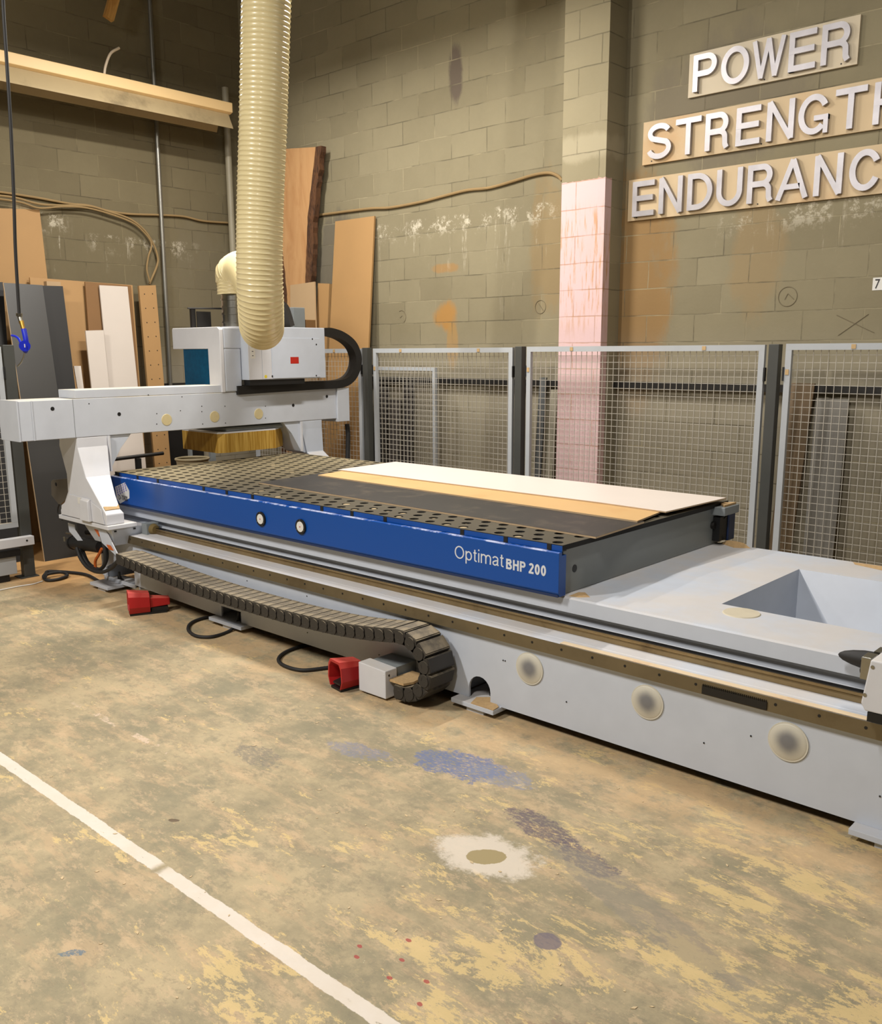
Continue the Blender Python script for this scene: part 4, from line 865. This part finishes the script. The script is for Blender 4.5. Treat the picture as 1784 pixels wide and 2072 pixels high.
# smaller mesh door leaning against the wall behind the fence
a, c = onY(757, 745, 6.3).x, onY(880, 745, 6.3).x
fence_panel('small mesh panel standing behind the fence near the tan board', a, c, .02, onY(800, 742, 6.3).z, 'x', 6.3, None, 'mesh_screen', .035, False)
z = onY(1240, 778, 6.46).z
tag(MB().box((-7.0, 6.44, z - .024), (-4.415, 6.498, z + .024)).build('wall_rail', M['dark_metal']), 'dark steel rail along the wall left of the pilaster behind the mesh', 'rail')
tag(MB().box((-4.005, 6.44, z - .026), (.6, 6.498, z + .026)).build('wall_rail', M['dark_metal']), 'dark steel rail along the wall right of the pilaster behind the mesh', 'rail')
def leanq(name, label, cat, TL, TR, BR, BL, th, mat, group=None):
    o = MB().quadp(BL, BR, TR, TL, -th).build(name, mat); return tag(o, label, cat, group)
a = onY(1600, 775, 6.42); c = onY(1712, 775, 6.42)
leanq('leaning_sheet', 'brown edged dark panel leaning on the wall behind the rightmost mesh', 'panel', V((a.x, 6.43, a.z)), V((a.x + .16, 6.43, a.z)), V((a.x + .10, 6.30, .001)), V((a.x - .06, 6.30, .001)), .02, paint('brown_sheet', (116, 96, 70), .6))
leanq('leaning_sheet', 'smoke grey sheet leaning on the wall behind the rightmost mesh', 'panel', V((c.x - .20, 6.435, a.z - .10)), V((c.x + .02, 6.435, a.z - .10)), V((c.x + .02, 6.35, .001)), V((c.x - .18, 6.35, .001)), .01, paint('smoke_sheet', (124, 120, 112), .5))
a = onY(1090, 780, 6.42)
for i, (dx, hh, colr, l) in enumerate(((0, 1.55, (90, 92, 92), 'grey offcut strip standing behind the wide mesh panel, left one'), (.12, 1.45, (150, 144, 126), 'pale offcut strip standing behind the wide mesh panel, near the pilaster'))):
    leanq('offcut_strip', l, 'offcut', V((a.x + dx, 6.43, hh)), V((a.x + dx + .07, 6.43, hh)), V((a.x + dx + .05, 6.34, .001)), V((a.x + dx - .02, 6.34, .001)), .015, paint('strip%d' % i, colr, .6))
a = onY(790, 800, 6.47)
for i, (dx, w_, hh, colr, l) in enumerate(((-.22, .18, 1.45, (66, 62, 58), 'dark board standing behind the small mesh panel, left one'), (-.02, .16, 1.3, (88, 82, 78), 'grey board standing behind the small mesh panel, middle one'), (.18, .14, 1.5, (52, 48, 46), 'dark board standing behind the small mesh panel, right one'))):
    leanq('offcut_board', l, 'offcut', V((a.x + dx, 6.47, hh)), V((a.x + dx + w_, 6.47, hh)), V((a.x + dx + w_, 6.39, .001)), V((a.x + dx, 6.39, .001)), .015, paint('offcut%d' % i, colr, .6))
# left fence: post, panel and the white beam with its light barrier
LX = -7.30
t = thing('fence_post', 'dark grey post at the left edge standing behind the gantry end', 'post', (LX, 3.05, 0), 'dark grey fence posts')
MB().box((LX - .07, 3.03, .008), (LX, 3.115, 1.835)).build('post_tube', M['post'], t, bevel=.003)
MB().box((LX - .11, 2.99, 0), (LX + .02, 3.135, .0075)).build('foot_plate', M['post'], t)
fence_panel('mesh fence panel cut off by the left edge of the photo', 1.6, 3.015, .42, 1.822, 'y', LX + .0)
t = thing('light_barrier', 'white beam with a scanner box below it at the lower left edge', 'barrier', (LX, 2.6, 0))
MB().box((LX + .005, 2.2, .275), (LX + .07, 3.10, .345)).build('beam', M['white_paint'], t, bevel=.003)
MB().cyl((LX + .0705, 3.04, .315), (LX + .072, 3.04, .315), .008, n=12).build('hole', M['black'], t)
MB().box((LX + .005, 2.2, .20), (LX + .05, 2.99, .25)).build('sensor_bar', M['black'], t)
MB().box((LX - .1, 2.2, .055), (LX + .03, 2.96, .20)).build('scanner_box', M['frame'], t, bevel=.003)
MB().box((LX - .09, 2.3, .0), (LX + .02, 2.9, .054)).build('plinth', M['black'], t)

# ------------------------------------------------------------------ sheets leaning on the left wall
def lw(name, label, cat, tl, tr, X1, zb, yb0, yb1, X0, th, mat, group='sheets leaning on the left wall'):
    """top edge through two sight points on the plane X1; bottom edge on the floor at X0"""
    A, B = onX(tl[0], tl[1], X1), onX(tr[0], tr[1], X1)
    return leanq(name, label, cat, A, B, V((X0, yb1, zb)), V((X0, yb0, zb)), th, mat, group)
def lw2(name, label, cat, tl, tr, X1, bl, br, X0, th, mat):
    # the lower corners follow from two further sight points on the leaning plane
    A, B = onX(tl[0], tl[1], X1), onX(tr[0], tr[1], X1); zt = (A.z + B.z) / 2; k = (X1 - X0) / zt
    def hit(p, T):
        d = _ray(*p); t_ = (X0 + k * H) / (d.x - k * d.z); P = d * t_ + V((0, 0, H))
        return T.y + (P.y - T.y) * T.z / (T.z - P.z)
    yl = hit(bl, A); yr = hit(br, B)
    return leanq(name, label, cat, A, B, V((X0, yr, .001)), V((X0, yl, .001)), th, mat, 'sheets leaning on the left wall')
lw('board', 'tall tan sheet rising highest at the left edge of the photo', 'board', (-70, 419), (80, 424), -8.82, .001, 3.2, 4.14, -8.67, .018, M['mdf'])
lw2('board', 'wide tan sheet behind the white ones', 'board', (60, 561), (268, 577), -8.735, (70, 650), (283, 777), -8.29, .018, M['mdf'])
lw2('board', 'brown sheet showing left of the tall white panel', 'board', (172, 570), (265, 578), -8.68, (179, 666), (281, 777), -8.23, .016, M['mdf_brown'])
lw2('board', 'tall white panel among the leaning sheets', 'board', (201, 577), (258, 580), -8.64, (220.7, 780), (278.5, 780), -8.18, .016, M['melamine'])
lw2('board', 'shorter white panel leaning left of the tall white one', 'board', (173, 669), (209.5, 668), -8.48, (185, 780), (220.5, 780), -8.15, .016, M['melamine'])
lw2('board', 'small white offcut just right of the black panels', 'board', (148, 741), (162, 741), -8.40, (155, 780), (167, 780), -8.12, .016, M['melamine'])
o = lw2('board', 'narrow drilled strip of tan board leaning by the conduit', 'board', (281, 578), (315, 577), -8.70, (299, 780), (332, 780), -8.35, .03, M['mdf'])
PB = [v.co.copy() for v in o.data.vertices]
BL, BR, B, A = PB[0], PB[1], PB[2], PB[3]
dh = MB(); nrm = (BR - BL).cross(A - BL).normalized()
for i in range(17):
    for u in (.28, .76):
        tt_ = 1 - .035 - i * .058; q = (BL.lerp(A, tt_)).lerp(BR.lerp(B, tt_), u)
        dh.cyl(q - nrm * .0005, q + nrm * .0012, .006, n=8)
# drilled holes belong to the strip
dho = dh.build('drill_holes', M['black'], None); dho.parent = o
lw('board', 'black panel at the very left edge behind the fence post', 'board', (-60, 566), (6, 571), -8.52, .001, 2.65, 3.28, -7.92, .018, M['black_board'])
lw2('board', 'dark grey panel with a pale edge at the left', 'board', (7, 572), (86, 577), -8.40, (54, 888), (118, 800), -7.76, .012, M['grey_board'])
o = lw2('board', 'black panel behind the dark grey one', 'board', (60, 577), (127, 579), -8.48, (80, 777), (153, 790), -7.90, .02, M['black_board'])
for ob in list(COL.objects):
    if ob.get('label') == 'dark grey panel with a pale edge at the left':
        q = [v.co.copy() for v in ob.data.vertices]; d = V((0, -.004, 0))
        e = MB().hexa([q[0] + d, q[0] - d * .1, q[4] - d * .1, q[4] + d], [q[3] + d, q[3] - d * .1, q[7] - d * .1, q[7] + d]).build('pale_edge', M['mdf_pale'], None); e.parent = ob
a, c = onX(92, 568, -8.62), onX(121, 578, -8.62); tag(MB().box((-8.66, a.y, a.z - .05), (-8.60, c.y, a.z - .005)).build('batten', M['mdf_pale'], None), 'short tan batten lying behind the top of the black panels', 'batten')
# ------------------------------------------------------------------ boards on the right wall
def polyY(pts, Yp, th, name, mat, parent=None): return MB().prism([V((x, Yp, z)) for x, z in pts], (0, th, 0)).build(name, mat, parent)
sl = thing('wood_slab', 'tall live edge wooden slab standing in the corner behind the hose', 'slab', (-7.95, 6.35, 0))
TLs, TRs = onY(545, 304, 6.38), onY(643, 298, 6.38)
W1 = onY(622, 570, 6.38); W0 = onY(584, 607, 6.38)
shp = [(TLs.x, TLs.z), (TRs.x, TRs.z), (onY(627, 440, 6.38).x, onY(627, 440, 6.38).z), (W1.x, W1.z), (-7.86, 0.002), (-8.2, 0.002), (W0.x, W0.z), (onY(571, 470, 6.38).x, onY(571, 470, 6.38).z)]
polyY(shp, 6.36, .05, 'slab_face', M['slab'], sl)
def barkstrip(pts, w0, name):
    b = MB(); rng = random.Random(3); L = []; R_ = []
    P = []
    for (x0, z0), (x1, z1) in zip(pts, pts[1:]):
        for k in range(12): t_ = k / 12; P.append((x0 + (x1 - x0) * t_, z0 + (z1 - z0) * t_))
    P.append(pts[-1]); n = len(P)
    vs = []
    for i, (x, z) in enumerate(P):
        j = rng.uniform(-.014, .014); vs += [(x, 6.352 + rng.uniform(-.006, .0), z), (x + w0 + j, 6.358 + rng.uniform(-.006, .004), z), (x + w0 + j, 6.42, z), (x, 6.42, z)]
    b.add(vs, [(i * 4 + k, i * 4 + (k + 1) % 4, (i + 1) * 4 + (k + 1) % 4, (i + 1) * 4 + k) for i in range(n - 1) for k in range(4)] + [(3, 2, 1, 0), tuple((n - 1) * 4 + k for k in range(4))])
    return b.build(name, M['bark'], sl)
barkstrip([(TRs.x + .001, TRs.z), shp[2], shp[3], shp[4]], .085, 'bark_edge')
barkstrip([(TLs.x - .07, TLs.z), (shp[7][0] - .07, shp[7][1]), (shp[6][0] - .07, shp[6][1]), (shp[5][0] - .07, .002)], .069, 'bark_edge')
lowp = lambda a, y=6.40: V((a.x, y, a.z))
A, B = onY(678, 448, 6.46), onY(757, 437, 6.46)
leanq('board', 'tall tan board leaning right of the slab', 'board', A, B, V((-6.78, 6.20, .001)), V((-7.40, 6.20, .001)), .02, M['mdf'], 'boards leaning on the right wall')
A, B = onY(587, 577, 6.33), onY(636, 570, 6.33)
leanq('board', 'short pale board in front of the slab behind the router head', 'board', A, B, V((-7.35, 6.16, .001)), V((-7.85, 6.16, .001)), .016, M['mdf_pale'], 'boards leaning on the right wall')
A, B = onY(643, 573, 6.40), onY(666, 574, 6.40)
leanq('board', 'narrow tan board between the slab and the tall tan board', 'board', A, B, V((-7.46, 6.24, .001)), V((-7.62, 6.24, .001)), .04, M['mdf'], 'boards leaning on the right wall')

# ------------------------------------------------------------------ signs
def stroke_letter(ch, x0, x1, y, z0, z1, depth, mat, parent, sw=.152):
    Hh = z1 - z0; W = x1 - x0; w = Hh * sw; h = w / 2; b = MB()
    L, R_, B, T = x0 + h, x1 - h, z0 + h, z1 - h; mz = z0 + Hh * .52; cx = (L + R_) / 2
    cnt = [0]
    def rib(P, ww=None, closed=False):
        nonlocal depth
        depth += .0003; ww = ww or w; n = len(P); A, Bq = [], []
        for i in range(n):
            p = V((P[i][0], P[i][1]))
            pa = V(P[i - 1]) if (i or closed) else None; pb = V(P[(i + 1) % n]) if (i < n - 1 or closed) else None
            d1 = (p - pa).normalized() if pa is not None else None; d2 = (pb - p).normalized() if pb is not None else None
            d1 = d1 or d2; d2 = d2 or d1; m = (d1 + d2).normalized(); nn = V((-m.y, m.x)); k = ww / 2 / max(.35, nn.dot(V((-d1.y, d1.x))))
            A.append(p + nn * k); Bq.append(p - nn * k)
        vs = []
        for i in range(n):
            for q in (A[i], Bq[i]): vs += [(q.x, y, q.y), (q.x, y - depth, q.y)]
        m = n if closed else n - 1; fs = []
        for i in range(m):
            o, e = 4 * i, 4 * ((i + 1) % n); fs += [(o + 1, e + 1, e + 3, o + 3), (o, o + 2, e + 2, e), (o, e, e + 1, o + 1), (o + 2, o + 3, e + 3, e + 2)]
        if not closed: fs += [(0, 1, 3, 2), (4 * n - 4, 4 * n - 2, 4 * n - 1, 4 * n - 3)]
        b.add(vs, fs)
    def arc(cx_, cz_, rx, rz, a0, a1, n=14): return [(cx_ + rx * math.cos(math.radians(a0 + (a1 - a0) * i / n)), cz_ + rz * math.sin(math.radians(a0 + (a1 - a0) * i / n))) for i in range(n + 1)]
    stem = lambda x: rib([(x, z0), (x, z1)]); bar = lambda z, a=x0, c=x1: rib([(a, z), (c, z)])
    if ch == 'E': stem(L); bar(T); bar(B); bar((z0 + z1) / 2 + .004, x0, x1 - W * .06)
    if ch == 'T': stem(cx); bar(T)
    if ch == 'H': stem(L); stem(R_); bar((z0 + z1) / 2 + .004)
    if ch == 'N': stem(L); stem(R_); rib([(L - h * .1, z1), (R_ + h * .1, z0)], w * .86)
    if ch == 'W':
        q = W - w; 
        for a, c in ((0, .26), (.5, .26), (.5, .74), (1, .74)): rib([(x0 + h + q * a, z1), (x0 + h + q * c, z0)], w * .82)
    if ch == 'A':
        rib([(L, z0), (cx, z1)], w * .92); rib([(R_, z0), (cx, z1)], w * .92); b.box((x0 + W * .27, y, z0 + Hh * .25), (x1 - W * .27, y - depth, z0 + Hh * .25 + w * .9))
    if ch == 'O': rib(arc(cx, (B + T) / 2, R_ - cx, (T - B) / 2, 0, 360 * 35 / 36, 35), closed=True)
    if ch == 'U': r = R_ - cx; rz = r * 1.05; rib([(L, z1)] + arc(cx, B + rz, r, rz, 180, 360) + [(R_, z1)])
    if ch == 'D': stem(L); rz = (T - B) / 2; k = L + (R_ - L) * .35; rib([(x0 + h, T), (k, T)] + arc(k, (T + B) / 2, R_ - k, rz, 88, -88, 18) + [(k, B), (x0 + h, B)])
    if ch in 'PR':
        stem(L); zm = z0 + Hh * .49 - (0 if ch == 'R' else .004); rz = (T - zm) / 2; k = R_ - min(rz * 1.0, (R_ - L) * .7)
        rib([(x0 + h, T), (k, T)] + arc(k, (T + zm) / 2, R_ - k - (W * .03 if ch == 'R' else 0), rz, 88, -88, 14) + [(k, zm), (x0 + h, zm)])
        if ch == 'R': rib([(k - .01, zm)] + arc(k - .005, zm - rz * .75, R_ - k - W * .02, rz * .75, 80, 0, 6) + [(R_ - W * .03, z0 + Hh * .12), (R_ + h * .4, z0 + h * .3)], w * .95)
    if ch in 'CG':
        rz = (T - B) / 2; r = R_ - cx; rib(arc(cx, (B + T) / 2, r, rz, 28, 332 if ch == 'C' else 318, 28))
        if ch == 'G': rib([(R_, z0), (R_, z0 + Hh * .46)], w * .8); rib([(cx + W * .02, z0 + Hh * .46 - w * .4), (x1 - w * .1, z0 + Hh * .46 - w * .4)], w * .85)
    if ch == 'S':
        r = R_ - cx; ru = (T - z0 - Hh * .53) / 2; rl_ = (z0 + Hh * .53 - B) / 2
        up = arc(cx, T - ru, r * .93, ru, 18, 225, 14); lo = arc(cx, B + rl_, r, rl_, 45, -168, 14)
        rib(up + lo)
    o = b.build('letter', mat, parent); return o
def sign(name, label, x0, x1, z0, z1, lets, lz0, lz1, mat, wgt=.012):
    y = 6.478; t = thing(name, label, 'sign', ((x0 + x1) / 2, y, z0))
    MB().box((x0, y, z0), (x1, y + .0195, z1)).build('backing_board', mat, t, bevel=.001)
    for ch, a, c in lets: lab(stroke_letter(ch, a, c, y - .001, lz0, lz1, .028, M['letter'], t), 'raised metal letter %s' % ch)
    sc = MB()
    for x in (x0 + .08, (x0 + x1) / 2 - .02, x1 - .1): sc.cyl((x, y - .0005, z0 + .02), (x, y - .003, z0 + .02), .005, n=8)
    sc.build('screws', M['dark_metal'], t)
PW = [-3.430, -3.251, -3.217, -3.013, -2.998, -2.758, -2.737, -2.558, -2.523, -2.341]
ST = [-3.783, -3.582, -3.548, -3.347, -3.313, -3.135, -3.081, -2.906, -2.861, -2.672, -2.644, -2.442, -2.406, -2.209, -2.165, -1.975]
EN = [-3.891, -3.705, -3.665, -3.473, -3.432, -3.236, -3.204, -3.011, -2.974, -2.791, -2.770, -2.542, -2.510, -2.325, -2.283, -2.088, -2.04, -1.87]
pr = lambda s_, L: [(ch, L[2 * i], L[2 * i + 1]) for i, ch in enumerate(s_)]
sign('sign', 'short plywood sign with raised metal letters POWER, the topmost', -3.478, -2.298, 3.560, 3.852, pr('POWER', PW), 3.585, 3.828, M['sign_ply_pale'])
sign('sign', 'plywood sign with raised metal letters STRENGTH, the middle one', -3.834, -1.93, 3.147, 3.450, pr('STRENGTH', ST), 3.170, 3.420, M['sign_ply'])
sign('sign', 'plywood sign with raised metal letters ENDURANCE, the lowest', -3.945, -1.82, 2.752, 3.053, pr('ENDURANCE', EN), 2.776, 3.030, M['sign_ply'])

# ------------------------------------------------------------------ pipes, cables, lamp and air line
tag(MB().cyl(onX(296, -120, -8.80) + (onX(296, -120, -8.80) - onX(346, 800, -8.80)) * .18, onX(346, 800, -8.80), .021, n=16).build('conduit', M['conduit'], None, smooth=True), 'thin galvanised conduit running up the left wall', 'pipe')
a, c = onX(476, 200, -8.70), onX(476, 520, -8.70)
tag(MB().cyl((-8.74, c.y, c.z), (-8.74, c.y, a.z + .1), .035, n=20).build('vent_pipe', M['duct'], None, smooth=True), 'grey vertical pipe in the corner half hidden by the dust hose', 'pipe')
def wallcable(pts, X, label, r=.011):
    tag(MB().tube(catmull([onX(x, y, X) for x, y in pts], 8), r, 8).build('wall_cable', M['cable_tan'], None, smooth=True), label, 'cable', 'cables on the left wall')
wallcable([(-20, 386), (30, 393), (80, 401), (140, 412), (180, 416), (220, 427), (262, 433), (320, 435), (370, 438), (410, 447), (462, 451)], -8.835, 'topmost dusty cable on the left wall running on to the corner')
wallcable([(-20, 394), (30, 400), (80, 413), (130, 416), (180, 417), (222, 429), (262, 443), (290, 464), (308, 490), (318, 516), (318, 536), (302, 575)], -8.81, 'dusty cable dropping past the conduit to the drilled strip')
wallcable([(-20, 400), (40, 409), (80, 421), (130, 418), (176, 421), (222, 433), (264, 449), (285, 464), (306, 492), (300, 520), (297, 545), (303, 570)], -8.785, 'lowest dusty cable of the bundle, curling beside the strip', .009)
tag(MB().tube(catmull([onY(x, y, 6.485) for x, y in ((640, 436), (700, 428), (750, 422), (790, 420), (850, 409), (900, 396), (945, 385), (990, 380), (1040, 366), (1080, 354), (1110, 350), (1128, 356), (1137, 365))], 8), .013, 8).build('wall_cable', M['cable_tan'], None, smooth=True), 'dusty cable strung along the right wall to the pilaster', 'cable')
# strip lamp fitting at the upper left
t = thing('strip_lamp', 'long dusty cream strip lamp fitting across the upper left', 'lamp', (-8.3, 4.6, 4.1))
y0, y1 = 2.4, 5.97
xl = lambda P, a, c: MB().prism([(x, a, z) for x, z in P], (0, c - a, 0))
xl([(-8.34, 4.265), (-8.50, 4.275), (-8.50, 4.15), (-8.34, 4.15), (-8.30, 4.165), (-8.30, 4.255)], y0, y1).build('housing', M['lamp_top'], t, bevel=.004)
xl([(-8.335, 4.149), (-8.27, 4.02), (-8.262, 4.0), (-8.27, 4.0), (-8.285, 4.02), (-8.345, 4.14), (-8.49, 4.14), (-8.55, 4.01), (-8.56, 4.01), (-8.50, 4.149)], y0, y1 - .03).build('reflector', M['lamp_tin'], t)
MB().cyl((-8.42, y0 + .1, 4.10), (-8.42, y1 - .15, 4.10), .018, n=14).build('tube_lamp', M['paper'], t, smooth=True)
for y in (2.9, 5.6): MB().box((-8.859, y, 4.19), (-8.501, y + .03, 4.23)).build('wall_bracket', M['lamp_tin'], t)
MB().tube(catmull([onX(211, 150, -8.42), onX(214, 132, -8.42), onX(224, 108, -8.42), onX(241, 97, -8.42)], 8), .012, 10).build('flex_cable', M['melamine_warm'], t, smooth=True)
# end of a timber prop
A, B = onX(238, -30, -8.6), onX(219, 38, -8.6)
tm = MB().box((-.025, -.045, 0), (.025, .045, (A - B).length + .6)).build('timber_brace', M['timber'], None); tm.location = B
tm.rotation_euler = (A - B).to_track_quat('Z', 'Y').to_euler(); tag(tm, 'end of a timber brace coming down at the top left', 'timber')
# air line with blow gun
AY = 2.45
t = thing('air_line', 'black air hose hanging at the left with a blue blow gun', 'air gun', onY(44, 700, AY))
MB().tube(catmull([onY(4, -120, AY) + V((.01, 0, 1.9))] + [onY(x, y, AY) for x, y in ((4, -120), (6, 0), (14, 130), (22, 260), (28, 400), (31, 500), (36, 590), (39, 636))], 10), .0095, 10).build('hose', M['rubber'], t, smooth=True)
MB().cyl(onY(39, 634, AY), onY(39.3, 640, AY), .018, .018, n=16).cyl(onY(39.5, 640, AY), onY(43, 655, AY), .013, .012, n=14).build('coupling', M['steel'], t, smooth=True)
MB().cyl(onY(43, 650, AY), onY(47, 666, AY), .014, .011, n=14).build('brass_fitting', M['brass'], t, smooth=True)
gb = MB().tube(catmull([onY(48, 666, AY), onY(51, 680, AY), onY(53, 693, AY), onY(53, 705, AY), onY(51, 711, AY)], 6), .015, 12, rf=None)
gb.tube(catmull([onY(48, 700, AY), onY(42, 694, AY), onY(38, 686, AY), onY(32, 681, AY), onY(24, 679, AY)], 6), .007, 8)
gb.cyl(onY(50, 700, AY - .018), onY(50, 700, AY + .018), .032, n=20)
gb.build('gun_body', M['blue_plastic'], t, smooth=True)
MB().box(onY(49.0, 696, AY - .024) , onY(51.0, 703, AY - .019)).build('trigger_mark', M['paper'], t)
MB().tube(catmull([onY(50, 712, AY), onY(48, 722, AY), onY(43, 733, AY), onY(36, 741, AY)], 6), .0045, 8).build('nozzle', M['steel'], t, smooth=True)

# ------------------------------------------------------------------ things half hidden behind the machine
t = thing('roller_stand', 'dark steel roller stand behind the gantry leg', 'stand', (-7.35, 4.35, 0))
A, B = onX(225, 930, -7.2), onX(330, 917, -7.2); MB().tube([A, B], .016, 12).build('roller', M['dark_metal'], t, smooth=True)
cpt = (A + B) / 2; MB().box((cpt.x - .02, cpt.y - .02, .02), (cpt.x + .02, cpt.y + .02, cpt.z - .017)).box((cpt.x - .25, cpt.y - .03, 0), (cpt.x + .25, cpt.y + .03, .019)).build('stand_post', M['dark_metal'], t)
q = onX(389, 928, -7.6)
t = thing('bucket', 'beige bucket standing behind the bed below the bristle skirt', 'bucket', (q.x, q.y, 0))
bm_ = MB().cyl((q.x, q.y, .55), (q.x, q.y, q.z), .13, .15, n=32, cap=False).cyl((q.x, q.y, .55), (q.x, q.y, .56), .13, .13, n=32)
bm_.build('bucket_wall', M['bucket'], t, smooth=True)
rp = [V((q.x + .153 * math.cos(a), q.y + .153 * math.sin(a), q.z)) for a in [2 * math.pi * i / 32 for i in range(33)]]
MB().tube(rp, .011, 8).build('rim', M['bucket'], t, smooth=True)
wb = thing('bench', 'dark steel bench frame behind the router carrying the bucket', 'bench', (-8.0, 5.3, 0))
MB().box((-8.05, 4.95, .50), (-7.35, 6.0, .549)).build('bench_top', M['dark_metal'], wb)
for (x, y) in ((-8.02, 4.98), (-7.42, 4.98), (-8.02, 5.93), (-7.42, 5.93)): MB().box((x, y, 0), (x + .05, y + .05, .499)).build('leg', M['dark_metal'], wb)
for (px, w_, mt, l) in ((382, .03, 'mid_grey', 'grey upright pole behind the bed left of the bucket'), (424, .06, 'mid_grey', 'grey upright behind the bed right of the bucket')):
    q = onX(px, 915, -8.3); tag(MB().box((-8.32, q.y, .0), (-8.28, q.y + w_, 1.25)).build('upright', M[mt]), l, 'upright')
a, c = onX(362, 930, -8.5), onX(448, 930, -8.5)
tag(MB().box((-8.857, a.y, .001), (-8.832, c.y, 1.45)).build('leaning_sheet', M['black_board']), 'dark panel against the left wall below the gantry beam', 'panel')

# stray chips and flakes on the floor (nobody could count them)
ch = MB(); rg = random.Random(11)
for i in range(170):
    x = rg.uniform(-6.5, -.6); y = rg.uniform(1.1, 3.25); s_ = rg.uniform(.002, .006); a = rg.uniform(0, 6.28); e_ = rg.uniform(1, 2.4)
    u = V((math.cos(a), math.sin(a), 0)) * s_ * e_; v_ = V((-math.sin(a), math.cos(a), 0)) * s_
    c0 = V((x, y, .0006)); ch.prism([c0 - u, c0 - v_ * .8, c0 + u, c0 + v_], (0, 0, .0012))
tag(ch.build('wood_chips', paint('chip', (214, 190, 150), .9)), 'pale wood chips and flakes scattered over the floor', 'wood chips', None, 'stuff')
